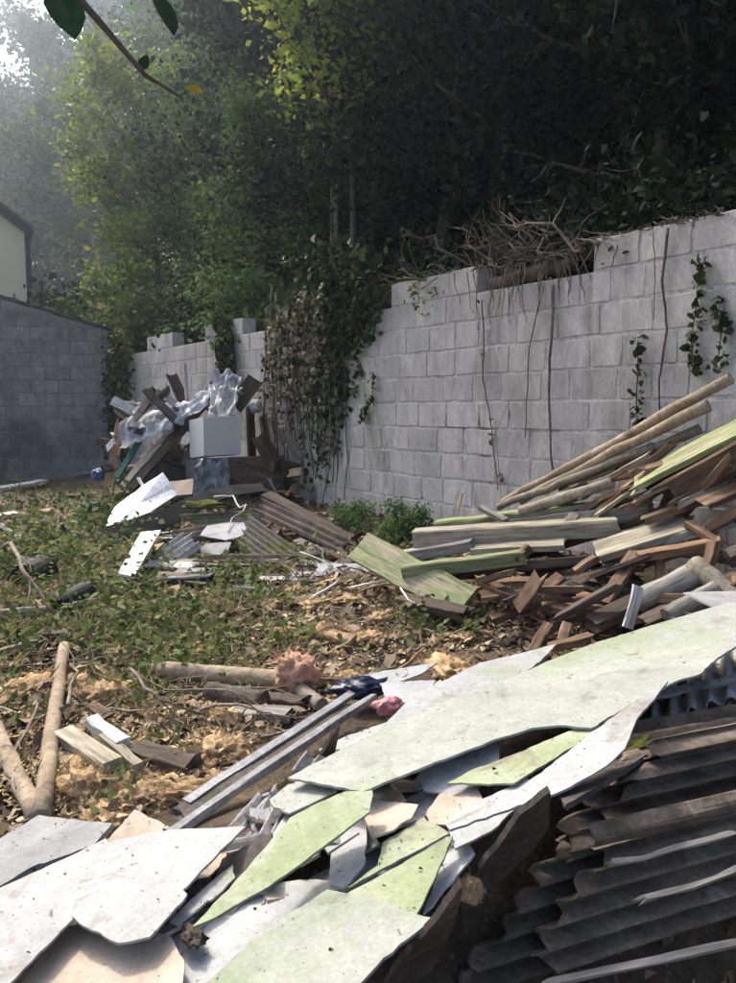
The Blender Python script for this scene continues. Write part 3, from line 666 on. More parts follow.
# ================================================================== builders
def frame(p0, p1, roll=0.0, up=(0, 0, 1)):
    x = (p1-p0).normalized(); up = Vector(up)
    if abs(x.dot(up)) > .95: up = Vector((0, 1, 0))
    y = up.cross(x).normalized(); z = x.cross(y)
    c, s = math.cos(roll), math.sin(roll); y, z = y*c+z*s, z*c-y*s
    M4 = Matrix(((x.x, y.x, z.x, 0), (x.y, y.y, z.y, 0), (x.z, y.z, z.z, 0), (0, 0, 0, 1)))
    return M4
def place(o, M4, mid):
    if o.parent is not None:
        q = o.parent; off = Vector((0, 0, 0))
        while q is not None: off += Vector(q.location); q = q.parent
        mid = mid-off
    o.rotation_euler = M4.to_euler(); o.location = mid
def beam(name, label, p0, p1, w_, t_, mat, roll=0.0, broken=(0.0, 0.0), cat='timber', group=None, parent=None, bow=0.0, taper=1.0, point=None, wv=1.0):
    """squared timber from p0 to p1: worn edges, slight warp, broken or sawn ends"""
    p0, p1 = Vector(p0), Vector(p1); L = (p1-p0).length; n = max(4, min(12, int(L/.12)))
    c = min(w_, t_)*.09
    sec = [(-w_/2+c, -t_/2), (w_/2-c, -t_/2), (w_/2, -t_/2+c), (w_/2, t_/2-c), (w_/2-c, t_/2), (-w_/2+c, t_/2), (-w_/2, t_/2-c), (-w_/2, -t_/2+c)]
    V = []; F = []; tw = random.uniform(-.04, .04)
    for i in range(n+1):
        f = i/n; x = (f-.5)*L; k = 1-(1-taper)*f; b = bow*L*(1-(2*f-1)**2)
        oy, oz = random.gauss(0, .0028)*wv, random.gauss(0, .002)*wv+b
        th = tw*(f-.5)
        for (y, z) in sec:
            dx = 0.0
            if i == 0 and broken[0]: dx = random.uniform(-.4, 1)*broken[0]
            if i == n and broken[1]: dx = -random.uniform(-.4, 1)*broken[1]
            if i == n and point: dx -= point*(y/w_+.5)
            yy, zz = y*k*math.cos(th)-z*math.sin(th), z*k*math.cos(th)+y*math.sin(th)
            V.append((x+dx, yy+oy+random.gauss(0, .0012), zz+oz+random.gauss(0, .0012)))
    for i in range(n):
        for k in range(8): F.append((i*8+k, i*8+(k+1) % 8, i*8+8+(k+1) % 8, i*8+8+k))
    for i, rev in ((0, 1), (n, 0)):
        ctr = np.mean(np.array(V[i*8:i*8+8]), 0); ctr[0] += (.5 if i == 0 else -.5)*(broken[0 if i == 0 else 1])
        V.append(tuple(ctr)); j = len(V)-1
        for k in range(8):
            a, b = i*8+k, i*8+(k+1) % 8
            F.append((j, b, a) if rev else (j, a, b))
    me = bpy.data.meshes.new(name); me.from_pydata(V, [], F); me.materials.append(mat); me.update()
    o = link(name, me, (0, 0, 0), parent); place(o, frame(p0, p1, roll), (p0+p1)/2)
    if label: tag(o, label, cat, group)
    return o
def pole(name, label, p0, p1, r0, r1, mat, cat='pole', wob=.012, sides=9, parent=None, n=10, bump_=.07, group=None):
    p0, p1 = Vector(p0), Vector(p1); L = (p1-p0).length
    pts = [Vector((-L/2+L*i/(n-1), random.gauss(0, wob)*L*.3, random.gauss(0, wob)*L*.3)) for i in range(n)]
    V, F = tube(pts, [(r0+(r1-r0)*i/(n-1))*(1+random.uniform(-bump_, bump_)) for i in range(n)], sides, True, .05)
    me = bpy.data.meshes.new(name); me.from_pydata([tuple(v) for v in V], [], F); me.materials.append(mat)
    me.polygons.foreach_set('use_smooth', [len(p.vertices) == 4 for p in me.polygons]); me.update()
    o = link(name, me, (0, 0, 0), parent); place(o, frame(p0, p1), (p0+p1)/2)
    if label: tag(o, label, cat, group)
    return o
import bmesh
SHEETS = []
def sheet(name, label, out, plane, mat, th=.0055, cat='sheet', rough_=.0042, warp=.007, parent=None, group=None, bow=None, edge=None):
    """flat broken sheet: outline in photograph pixels on a real plane (height h at pixel ref, slopes sx, sy)"""
    (rx, ry), h, sx, sy = plane; O = P(rx, ry, h); N = Vector((-sx, -sy, 1)).normalized()
    pts = []
    for px, py in out:
        d = ray(px, py); o0 = Vector((0, 0, H)); t = (O-o0).dot(N)/d.dot(N); pts.append(o0+d*t)
    ex = (pts[1]-pts[0]).normalized(); ey = N.cross(ex)
    fine = []
    n = len(pts)
    for i in range(n):
        a, b = pts[i], pts[(i+1) % n]; L = (b-a).length; k = max(1, min(26, int(L/.02)))
        for j in range(k):
            q = a.lerp(b, j/k)
            s = rough_*.35 if j else rough_*.2; b1 = 0.0; eo = (b-a).cross(N).normalized()
            fine.append(q+ex*random.gauss(0, s)+ey*random.gauss(0, s)+eo*b1)
    c = sum(fine, Vector())/len(fine)
    bm = bmesh.new(); vs = [bm.verts.new(v-c) for v in fine]
    f = bm.faces.new(vs); f.normal_update()
    if f.normal.dot(N) < 0: f.normal_flip()
    bmesh.ops.triangulate(bm, faces=bm.faces[:], ngon_method='BEAUTY')
    for _ in range(2):
        bmesh.ops.subdivide_edges(bm, edges=[e for e in bm.edges if e.calc_length() > .16 and not e.is_boundary], cuts=1)
        bmesh.ops.triangulate(bm, faces=[f for f in bm.faces if len(f.verts) > 3])
    ph = random.uniform(0, 50)
    for v in bm.verts:
        k = mn.noise(Vector((v.co.x*2.2+ph, v.co.y*2.2, 0)))*warp*2
        if bow:
            q = v.co.dot(bow[0]); k += bow[1]*q*q
        v.co += N*k
    r = bmesh.ops.extrude_face_region(bm, geom=bm.faces[:])
    for v in [x for x in r['geom'] if isinstance(x, bmesh.types.BMVert)]: v.co += N*th
    bmesh.ops.recalc_face_normals(bm, faces=bm.faces[:])
    me = bpy.data.meshes.new(name); bm.to_mesh(me); bm.free(); me.materials.append(mat); me.update()
    o = link(name, me, c, parent)
    if label: tag(o, label, cat, group)
    SHEETS.append((fine, O, N, th))
    return o
def corr(name, label, O, A, B, pitch, amp, mat, th=.007, jag=.03, cat='corrugated sheet', parent=None, bend=0.0, group=None, nA=9, ph=0.0):
    """corrugated sheet: A along the ridges, B across them, broken wavy ends, real thickness"""
    O, A, B = Vector(O), Vector(A), Vector(B); N = A.cross(B).normalized()
    if N.z < 0: N = -N
    nB = max(4, int(B.length/pitch*10)); V = []; F = []
    st = [random.gauss(0, jag) for _ in range(nB//5+3)]; en = [random.gauss(0, jag) for _ in range(nB//5+3)]
    la = A.length
    for s in (1, 0):
        for j in range(nB+1):
            fb = j/nB; zz = amp*math.sin(2*math.pi*(B.length*fb/pitch)+ph)
            k = fb*nB/5; i0 = int(k); a0 = st[i0]+(st[i0+1]-st[i0])*(k-i0)+random.gauss(0, jag*.15); a1 = en[i0]+(en[i0+1]-en[i0])*(k-i0)+random.gauss(0, jag*.15)
            if s == 0: a0, a1 = V0[j]
            elif j == 0: V0 = [(a0, a1)]
            else: V0.append((a0, a1))
            for i in range(nA+1):
                fa = i/nA; x = a0+(la+a1-a0)*fa
                V.append(O+A/la*x+B*fb+N*(zz+bend*(fa-.5)**2+(th if s else 0)+.003*mn.noise(Vector((x*7, fb*9, ph)))+.004*mn.noise(Vector((x*19, fb*B.length*40, ph)))))
    m_ = (nB+1)*(nA+1); idx = lambda s, j, i: s*m_+j*(nA+1)+i
    for j in range(nB):
        for i in range(nA):
            F.append((idx(0, j, i), idx(0, j, i+1), idx(0, j+1, i+1), idx(0, j+1, i))); F.append((idx(1, j, i), idx(1, j+1, i), idx(1, j+1, i+1), idx(1, j, i+1)))
        F.append((idx(0, j, 0), idx(0, j+1, 0), idx(1, j+1, 0), idx(1, j, 0))); F.append((idx(0, j+1, nA), idx(0, j, nA), idx(1, j, nA), idx(1, j+1, nA)))
    for i in range(nA):
        F.append((idx(0, 0, i+1), idx(0, 0, i), idx(1, 0, i), idx(1, 0, i+1))); F.append((idx(0, nB, i), idx(0, nB, i+1), idx(1, nB, i+1), idx(1, nB, i)))
    o = mk(name, V, F, mat, parent, smooth=False)
    bm = bmesh.new(); bm.from_mesh(o.data); bmesh.ops.recalc_face_normals(bm, faces=bm.faces[:]); bm.to_mesh(o.data); bm.free()
    if label: tag(o, label, cat, group)
    return o
def lump_mesh(name, mat, seed, sub=3, rough_=.45, fr=2.2, flat=.7, sharp=False, fuzz=0):
    bm = bmesh.new(); bmesh.ops.create_icosphere(bm, subdivisions=sub, radius=1.0)
    for v in bm.verts:
        p = v.co.copy(); q = p*fr+Vector((seed*7.3, seed*1.7, seed))
        if sharp:
            q = q*.8+Vector((mn.noise(q+Vector((5, 1, 2))), mn.noise(q+Vector((1, 7, 3))), mn.noise(q+Vector((2, 3, 9)))))*.5
            k = 1+rough_*.5*mn.noise(q*.7)-rough_*1.0*abs(mn.noise(q))-rough_*.6*abs(mn.noise(q*2.1))-rough_*.35*abs(mn.noise(q*4.3))
        else: k = 1+rough_*mn.noise(q)+rough_*.6*mn.noise(q*2.4)+rough_*.35*mn.noise(q*5.5)
        v.co = p*k; v.co.z = (v.co.z*flat+.45*flat) if v.co.z > -.45 else 0.0-.02
    V = [tuple(v.co) for v in bm.verts]; F = [tuple(x.index for x in f.verts) for f in bm.faces]; bm.free()
    for _ in range(fuzz):
        b = Vector(random.choice(V)); d = b.normalized()+Vector([random.gauss(0, .7) for _ in range(3)]); l = random.uniform(.08, .34)
        s = Vector([random.gauss(0, 1) for _ in range(3)]).normalized()*random.uniform(.004, .016); i = len(V)
        V += [tuple(b-s), tuple(b+s), tuple(b+d*l+s*.4), tuple(b+d*l-s*.4)]; F.append((i, i+1, i+2, i+3))
    me = bpy.data.meshes.new(name); me.from_pydata(V, [], F); me.materials.append(mat)
    me.polygons.foreach_set('use_smooth', [True]*len(me.polygons)); me.update(); return me
def lump(name, label, me, p, s, cat, group=None, parent=None, rot=None):
    o = link(name, me, p, parent); o.scale = s if hasattr(s, '__len__') else (s, s, s)
    o.rotation_euler = rot if rot else (random.uniform(-.2, .2), random.uniform(-.2, .2), random.uniform(0, 6.28))
    if label: tag(o, label, cat, group)
    return o
def stick(label, pts, r, mat=m_twig, name='fallen_branch', cat='branch', side=2, group=None):
    pts = [Vector(p) for p in pts]; fine = []
    for a, b in zip(pts[:-1], pts[1:]): fine += curve_pts(a, b, 5, .025)[:-1]
    fine.append(pts[-1]); n = len(fine)
    mb = MB(); mb.add(tube(fine, [r*(1-.6*i/n) for i in range(n)], 6))
    for k in range(side):
        j = random.randint(n//3, n-2); d = (fine[j+1]-fine[j]).normalized()+Vector((random.gauss(0, .6), random.gauss(0, .6), abs(random.gauss(0, .4))))
        mb.add(tube(branch_path(fine[j], d, random.uniform(.1, .3), 4, .2, .0), [r*.5, r*.4, r*.3, r*.2, .002], 4, False))
    return tag(mk(name, mb.V, mb.F, mat, smooth=True), label, cat, group)

# ================================================================== foreground heap of broken sheets
random.seed(23)
SX, SY = .20, .01
# lowest first: (label, outline, (ref pixel, height, slope x, slope y), material)
sheet('cement_sheet', 'rough grey slab at the left edge above the white sheets', [(-30, 856), (0, 846), (40, 821), (113, 829), (96, 850), (30, 873), (0, 890), (-30, 896)], ((50, 850), .13, .10, .05), m_slab, .018, rough_=.006)
sheet('cement_sheet', 'small tan peaked piece behind the big white sheet', [(104, 842), (135, 809), (168, 826), (185, 836), (130, 850)], ((140, 835), .13, .1, .25), m_sheett)
sheet('cement_sheet', 'tan stained sheet under the big white sheet at the bottom edge', [(8, 1005), (62, 928), (83, 924), (120, 930), (170, 940), (185, 965), (182, 1010)], ((100, 965), .165, .12, .05), m_sheett)
sheet('cement_sheet', 'dusty grey sheet shaded by the green sheet at bottom centre', [(150, 975), (168, 930), (215, 900), (300, 880), (350, 880), (340, 915), (215, 1010), (150, 1010)], ((240, 930), .175, .14, .03), m_sheet)
sheet('cement_sheet', 'white sheet running off the left edge with a long crack', [(-40, 905), (0, 889), (60, 862), (106, 840), (118, 868), (78, 920), (8, 990), (-40, 1005)], ((40, 920), .195, .10, .05), m_sheetw)
o = sheet('cement_sheet', 'large white sheet with dark spots and broken right edge at lower left', [(246, 829), (184, 893), (188, 897), (151, 939), (118, 946), (80, 926), (72, 918), (82, 868), (104, 845), (166, 833)], ((150, 885), .235, .12, .06), m_sheetw, .006)
for px, py in ((111, 869), (131, 853), (196, 877), (120, 901), (153, 863)):
    c_ = P(px, py, .235)+Vector((0, 0, .02))
sheet('cement_sheet', 'narrow grey strip between the white sheet and the green sheet', [(233, 866), (196, 897), (170, 922), (178, 926), (214, 900), (236, 879)], ((205, 897), .215, .1, .05), m_sheetw)
sheet('cement_sheet', 'pale grey strip upright between the two green sheets', [(333, 840), (368, 813), (366, 870), (345, 893), (331, 890)], ((350, 850), .235, .2, .1), m_sheet)
sheet('cement_sheet', 'tan broken piece below the long sheet', [(368, 800), (418, 806), (412, 820), (395, 832), (372, 840), (364, 818)], ((390, 815), .30, .2, .05), m_sheett)
sheet('cement_sheet', 'brownish fragment beside the tan broken piece', [(428, 812), (440, 796), (478, 790), (486, 812), (455, 826), (430, 826)], ((455, 808), .315, .2, .05), m_sheett)
sheet('cement_sheet', 'grey fragment tucked under the long sheet', [(418, 774), (470, 750), (500, 742), (500, 770), (466, 800), (424, 792)], ((455, 775), .33, .2, .12), m_slab)
sheet('cement_sheet', 'grey dusty sheet deep under the pointed green sheet', [(300, 838), (372, 812), (440, 800), (470, 820), (430, 860), (360, 905), (300, 900)], ((380, 850), .195, .2, .01), m_slab)
sheet('cement_sheet', 'upper half of the cracked green sheet below centre', [(424, 818), (450, 834), (400, 862), (345, 893), (378, 868), (384, 845)], ((400, 850), .283, .22, .05), m_sheetg)
sheet('cement_sheet', 'lower half of the cracked green sheet below centre', [(453, 837), (441, 866), (417, 920), (380, 940), (335, 930), (343, 897), (400, 866)], ((400, 880), .287, .225, .04), m_sheetg)
sheet('cement_sheet', 'bluish grey fragment sticking out right of the cracked green sheet', [(446, 838), (468, 842), (476, 856), (446, 890), (424, 915), (440, 868)], ((450, 868), .27, .3, .1), m_sheet)
sheet('cement_sheet', 'wide grey-green sheet at the bottom edge', [(328, 892), (363, 899), (434, 921), (384, 962), (352, 1000), (200, 1005), (205, 985), (250, 943), (292, 913)], ((320, 945), .325, .14, .05), m_sheetp, .006)
sheet('cement_sheet', 'small pale sheet peeping out above the green sheet', [(270, 800), (288, 784), (330, 779), (336, 792), (322, 800), (290, 815), (274, 808)], ((300, 798), .285, .2, .05), m_sheetp)
sheet('cement_sheet', 'long bright green sheet pointing to lower left', [(373, 793), (370, 813), (335, 838), (270, 888), (213, 924), (194, 932), (222, 900), (262, 853), (290, 818), (312, 806), (345, 793)], ((290, 850), .315, .16, .10), m_sheetg, .006)
sheet('cement_sheet', 'white sheet behind the long sheet, pointing up right', [(376, 735), (413, 700), (445, 683), (480, 663), (557, 645), (540, 662), (500, 692), (440, 722), (395, 742)], ((450, 695), .36, .16, .12), m_sheetw)
sheet('cement_sheet', 'pale fragment wedged behind the tip of the long sheet', [(335, 752), (372, 728), (398, 722), (400, 740), (352, 762)], ((368, 742), .29, .16, .05), m_sheetw)
sheet('cement_sheet', 'grey sheet under the pointed white sheet', [(449, 831), (456, 815), (527, 782), (540, 792), (520, 806), (492, 832), (455, 850)], ((490, 817), .335, .22, .05), m_sheet)
o = sheet('cement_sheet', 'longest pale green-grey sheet lying across the heap to the right edge', [(288, 780), (347, 748), (413, 716), (484, 689), (513, 681), (545, 664), (596, 641), (640, 628), (736, 603), (790, 588), (790, 628), (736, 650), (717, 662), (700, 679), (680, 683), (640, 701), (592, 731), (559, 729), (532, 732), (488, 745), (430, 767), (400, 779), (363, 794)], ((500, 715), .415, .17, .03), m_sheetp, .007, warp=.010)
sheet('cement_sheet', 'pointed light green sheet under the long sheet', [(447, 784), (470, 771), (519, 754), (590, 727), (598, 738), (568, 752), (513, 784)], ((515, 765), .385, .2, .05), m_sheetg)
sheet('cement_sheet', 'bright white sheet tapering to a point at upper right', [(668, 682), (655, 700), (638, 718), (625, 748), (605, 766), (555, 795), (510, 813), (451, 835), (447, 830), (490, 806), (524, 787), (592, 731)], ((560, 765), .445, .24, .08), m_sheetw, .006)
# pieces round the coloured bags at the back of the heap
sheet('cement_sheet', 'thin white strip beside the dark blue bag', [(357, 678), (385, 671), (438, 664), (420, 676), (386, 687)], ((395, 676), .19, .05, .2), m_sheetw)
sheet('cement_sheet', 'light grey piece behind the pink bag', [(380, 684), (436, 682), (428, 698), (405, 706), (388, 704)], ((408, 693), .2, .1, .3), m_sheet)
sheet('cement_sheet', 'narrow buff strip leaning right of the pink bag', [(398, 718), (440, 681), (450, 687), (420, 708), (405, 724)], ((424, 703), .31, .2, .3), m_sheett, .014)
sheet('cement_sheet', 'white scrap between the rails and the long sheet', [(318, 752), (345, 738), (388, 722), (380, 735), (350, 752)], ((350, 742), .235, .1, .05), m_sheetw)
sheet('board_splinter', 'dark brown triangular splinter standing beside the rails', [(339, 724), (334, 757), (312, 770), (322, 752)], ((328, 755), .25, .9, -1.5), w_dark, .012, cat='board')
# upright brown board and dark sheets on the shaded flank
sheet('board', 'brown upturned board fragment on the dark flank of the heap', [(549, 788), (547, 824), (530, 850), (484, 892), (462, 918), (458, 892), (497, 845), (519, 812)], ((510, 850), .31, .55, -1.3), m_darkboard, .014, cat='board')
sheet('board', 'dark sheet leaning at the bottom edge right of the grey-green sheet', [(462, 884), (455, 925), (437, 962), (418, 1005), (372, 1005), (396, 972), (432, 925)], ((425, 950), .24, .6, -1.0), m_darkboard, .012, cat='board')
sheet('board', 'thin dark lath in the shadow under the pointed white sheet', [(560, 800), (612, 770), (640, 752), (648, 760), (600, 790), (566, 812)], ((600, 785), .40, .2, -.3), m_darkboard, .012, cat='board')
# corrugated sheets on the shaded right-hand flank
rt = Vector((.93, .36, .0)).normalized()
words = ['topmost', 'second', 'third', 'fourth', 'fifth', 'sixth', 'seventh', 'eighth', 'ninth', 'tenth', 'eleventh', 'lowest']
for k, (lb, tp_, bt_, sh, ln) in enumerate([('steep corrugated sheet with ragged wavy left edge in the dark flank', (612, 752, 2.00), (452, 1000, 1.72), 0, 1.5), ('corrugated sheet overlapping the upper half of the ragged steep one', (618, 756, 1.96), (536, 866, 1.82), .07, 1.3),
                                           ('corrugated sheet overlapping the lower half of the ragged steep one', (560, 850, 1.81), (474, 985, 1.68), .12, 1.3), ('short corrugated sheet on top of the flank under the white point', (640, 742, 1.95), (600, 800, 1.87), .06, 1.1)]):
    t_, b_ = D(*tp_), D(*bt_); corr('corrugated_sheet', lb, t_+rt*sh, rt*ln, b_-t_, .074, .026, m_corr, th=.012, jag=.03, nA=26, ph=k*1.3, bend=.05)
for k in (0,):                        # tight stack, every layer broken off a little further to the left
    f = k/11; px = 622-160*f**.85+random.uniform(-6, 6); py = 757+238*f; Y = 1.99-.27*f
    o_ = D(px, py, Y); a_ = Matrix.Rotation(random.uniform(-.05, .05), 3, 'Z') @ rt
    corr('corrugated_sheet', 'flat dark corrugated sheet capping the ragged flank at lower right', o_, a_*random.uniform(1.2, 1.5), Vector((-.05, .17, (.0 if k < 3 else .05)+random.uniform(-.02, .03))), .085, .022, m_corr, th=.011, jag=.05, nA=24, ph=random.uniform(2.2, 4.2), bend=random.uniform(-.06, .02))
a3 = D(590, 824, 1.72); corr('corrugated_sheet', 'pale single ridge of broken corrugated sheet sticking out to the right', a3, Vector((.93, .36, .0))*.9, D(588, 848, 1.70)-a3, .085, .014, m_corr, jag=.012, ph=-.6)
corr('corrugated_sheet', 'grey corrugated sheet with zigzag end under the long sheet at right', D(632, 738, 2.28), Vector((.35, .85, .06)), D(745, 694, 2.38)-D(632, 738, 2.28), .07, .017, m_corrl, jag=.01, ph=1.0)
corr('corrugated_sheet', 'dirt covered corrugated sheet edge above the steep dark sheet', D(622, 752, 2.08), rt*1.3, D(648, 730, 2.22)-D(622, 752, 2.08), .09, .014, m_corr, jag=.03)
for (q, r_, lb, mt, s_) in [((609, 866, 736, 832), 1.66, 'thin pale lath crossing the dark corrugated sheets', w_grey, .006), ((637, 903, 740, 868), 1.6, 'splintered grey lath low in the dark flank', w_grey, .006), ((545, 985, 760, 938), 1.5, 'grey weathered batten along the bottom right edge', w_grey, .007), ((640, 700, 745, 676), 2.3, 'thin metal strip under the long sheet at the right edge', m_alu, .012)]:
    beam('lath', lb, D(q[0], q[1], r_), D(q[2], q[3], r_+.12), s_*2.2, s_, mt, .3, (.03, .02), cat='lath')
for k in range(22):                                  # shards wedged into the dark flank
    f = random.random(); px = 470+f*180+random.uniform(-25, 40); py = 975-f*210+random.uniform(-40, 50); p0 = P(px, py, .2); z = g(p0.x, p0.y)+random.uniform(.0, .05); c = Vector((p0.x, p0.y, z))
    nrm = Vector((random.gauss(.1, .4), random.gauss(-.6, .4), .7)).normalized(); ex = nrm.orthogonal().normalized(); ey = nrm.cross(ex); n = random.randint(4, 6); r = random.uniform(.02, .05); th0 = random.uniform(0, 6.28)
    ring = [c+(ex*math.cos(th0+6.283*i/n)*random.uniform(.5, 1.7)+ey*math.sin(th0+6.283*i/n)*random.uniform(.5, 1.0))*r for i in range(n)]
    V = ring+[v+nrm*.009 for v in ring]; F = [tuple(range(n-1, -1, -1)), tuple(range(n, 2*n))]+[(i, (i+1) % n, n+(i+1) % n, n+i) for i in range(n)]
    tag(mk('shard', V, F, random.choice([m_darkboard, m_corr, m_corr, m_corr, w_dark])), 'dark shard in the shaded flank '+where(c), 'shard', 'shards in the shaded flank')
lump('moss_cushion', 'clod of dirt and moss on the corrugated edge under the white point', lump_mesh('moss_cushion', m_moss, 35, 3, .6, 3.0, .6), D(636, 752, 2.05), (.06, .04, .035), 'moss')
lump('wool_scrap', 'torn dark fibre scrap on the dusty grey sheet', lump_mesh('wool_scrap', w_dark, 44, 3, .8, 3.0, .5, fuzz=80), P(193, 938, .20), (.035, .022, .02), 'scrap')
# pale torn wool on the flank
lw = lump_mesh('insulation_clump', m_foam, 3, 3, .5, 2.2, .8, fuzz=60)
lump('insulation_clump', 'pale torn tuft of wool on the dark flank beside the upturned board', lw, D(468, 898, 1.66), (.03, .03, .045), 'insulation')
# rails and corrugated scraps at the left of the heap
beam('rail', 'long grey metal rail along the left border of the heap', P(166, 838, .21), P(374, 697, .235), .026, .026, m_alu, 0, cat='rail', bow=.004, wv=.25)
beam('rail', 'second grey rail lying just above the long rail', P(186, 803, .13), P(352, 694, .18), .032, .02, m_alu, .2, cat='rail', wv=.25)
beam('board', 'debris crusted dark board between the two rails', P(178, 817, .12), P(346, 705, .16), .075, .018, m_darkboard, .1, (.03, .03), cat='board')
c0 = P(262, 794, .18); corr('corrugated_sheet', 'small pale corrugated scrap beside the rails', c0, P(222, 838, .16)-c0, P(285, 815, .2)-c0, .055, .014, m_corrl, jag=.02)
c0 = P(292, 772, .23); corr('corrugated_sheet', 'whitish wavy scrap at the left tip of the long sheet', c0, P(302, 758, .26)-c0, P(338, 768, .25)-c0, .05, .014, m_corrl, jag=.006)
c0 = P(222, 846, .185); corr('corrugated_sheet', 'narrow corrugated scrap between the white and green sheets', c0, P(258, 838, .22)-c0, P(232, 862, .19)-c0, .06, .014, m_corrl, jag=.01)
c0 = P(275, 790, .2); corr('corrugated_sheet', 'grey corrugated scrap under the small pale sheet', c0, P(250, 835, .2)-c0, P(292, 806, .22)-c0, .06, .014, m_corrl, jag=.02)
# bags
bagme = [lump_mesh('bag', m_pink, 5, 4, .62, 1.5, .7, True), lump_mesh('bag', m_pblue, 6, 4, .6, 1.7, .55, True), lump_mesh('bag', m_pblue2, 7, 4, .6, 1.6, .7, True), lump_mesh('bag', m_pclear, 8, 4, .40, 1.6, .7, True), lump_mesh('rag', m_rag, 9, 4, .40, 1.6, .8, True), lump_mesh('bag', m_pgrey, 10, 4, .35, 1.5, .9, True)]
def drape(name, label, c00, c10, c11, c01, mat, amp, cat, seed=1.0, nu=26, nv=18, fr=2.4):
    """creased thin sheeting spread between four corners"""
    c = [Vector(v) for v in (c00, c10, c11, c01)]; N = (c[1]-c[0]).cross(c[3]-c[0]).normalized(); V = []
    for b in range(nv+1):
        for a in range(nu+1):
            u, v = a/nu, b/nv; p = (c[0]*(1-u)+c[1]*u)*(1-v)+(c[3]*(1-u)+c[2]*u)*v
            q = Vector((u*fr*1.6+seed, v*fr, seed)); q = q+Vector((mn.noise(q*1.3), mn.noise(q*1.3+Vector((4, 4, 4))), 0))*.5
            k = amp*(1.1*mn.noise(q)-.7*abs(mn.noise(q*2.1))-.25*abs(mn.noise(q*4.7)))
            e = min(u, 1-u, v, 1-v); j = (c[1]-c[0])*(mn.noise(q*3+Vector((9, 0, 0)))*.07 if e < .04 else 0)+(c[3]-c[0])*(mn.noise(q*3)*.1 if e < .04 else 0)
            V.append(p+N*k+j)
    F = [(b*(nu+1)+a, b*(nu+1)+a+1, (b+1)*(nu+1)+a+1, (b+1)*(nu+1)+a) for b in range(nv) for a in range(nu)]
    o = mk(name, V, F, mat, smooth=True)
    m_ = o.modifiers.new('thickness', 'SOLIDIFY'); m_.thickness = .003
    return tag(o, label, cat)
pb = P(390, 713, .22); lump('bag', 'crumpled pink plastic bag in the heap of sheets', bagme[0], pb, (.068, .05, .065), 'bag', rot=(0, 0, .4))
pb = P(360, 694, .13); lump('bag', 'dark blue plastic bag behind the rails', bagme[1], pb, (.16, .1, .1), 'bag', rot=(0, 0, .3))
# further broken sheets of the same heap towards the wall
for (lb, cx, cy, r, mt, tl) in [('grey broken sheet beyond the right edge near the wall', 1.75, 3.3, .38, m_slab, .1), ('pale broken sheet on the right shoulder of the heap', 1.55, 2.55, .3, m_sheetp, -.1), ('white broken sheet on the far right shoulder', 2.3, 3.0, .33, m_sheetw, .12)]:
    z = g(cx, cy)+.02; nrm = Vector((tl, -.05, 1)).normalized(); ex = nrm.orthogonal().normalized(); ey = nrm.cross(ex); n = 7
    ring = [Vector((cx, cy, z+.02))+(ex*math.cos(6.283*i/n)*random.uniform(.6, 1.4)+ey*math.sin(6.283*i/n)*random.uniform(.6, 1.1))*r for i in range(n)]
    V = ring+[v+nrm*.008 for v in ring]; tag(mk('cement_sheet', V, [tuple(range(n-1, -1, -1)), tuple(range(n, 2*n))]+[(i, (i+1) % n, n+(i+1) % n, n+i) for i in range(n)], mt), lb, 'sheet')
# filler fragments under and between the sheets
random.seed(31)
mats_f = [m_slab, m_sheet, m_sheett, m_corrl, m_darkboard, m_sheet]
for k in range(72):
    f = random.random(); px = 150+f*330+random.uniform(-30, 50); py = 905-f*150+random.uniform(-45, 45)
    base = P(px, py, .2); z = g(base.x, base.y)+random.uniform(.0, .05)
    c = Vector((base.x, base.y, z)); n = random.randint(4, 6); th0 = random.uniform(0, 6.28); r = random.uniform(.03, .10)
    nrm = Vector((random.gauss(-.15, .25), random.gauss(0, .25), 1)).normalized(); ex = nrm.orthogonal().normalized(); ey = nrm.cross(ex)
    ring = [c+(ex*math.cos(th0+6.283*i/n)*random.uniform(.6, 1.5)+ey*math.sin(th0+6.283*i/n)*random.uniform(.6, 1.1))*r for i in range(n)]
    V = [v for v in ring]+[v+nrm*.008 for v in ring]
    F = [tuple(range(n-1, -1, -1)), tuple(range(n, 2*n))]+[(i, (i+1) % n, n+(i+1) % n, n+i) for i in range(n)]
    tag(mk('sheet_fragment', V, F, random.choice(mats_f)), 'small broken sheet fragment '+where(c), 'fragment', 'small fragments in the foreground heap')
# crumbs of dirt on the sheets
Q = []
for fine, O, N, th in SHEETS:
    c = sum(fine, Vector())/len(fine)
    for _ in range(14):
        a, b = random.sample(fine, 2); q = (a*random.random()+c*.5); t_ = random.random(); u_ = random.random()*(1-t_)
        q = c+(a-c)*t_+(b-c)*u_*.9+N*(th+.004)
        if random.random() < .75:
            s = random.choice([.001, .0015, .002, .0035]); ax = [Vector((random.gauss(0, s), random.gauss(0, s), random.gauss(0, s*.5))) for _ in range(4)]
            Q.append([tuple(q+v) for v in ax]); Q.append([tuple(q+v+Vector((0, 0, s*.6))) for v in ax[::-1]])
tag(quads('crumbs', np.array(Q), m_litter, rnd=rng.random(len(Q))*.35), 'dark crumbs of dirt scattered over the broken sheets', 'crumbs', kind='stuff')
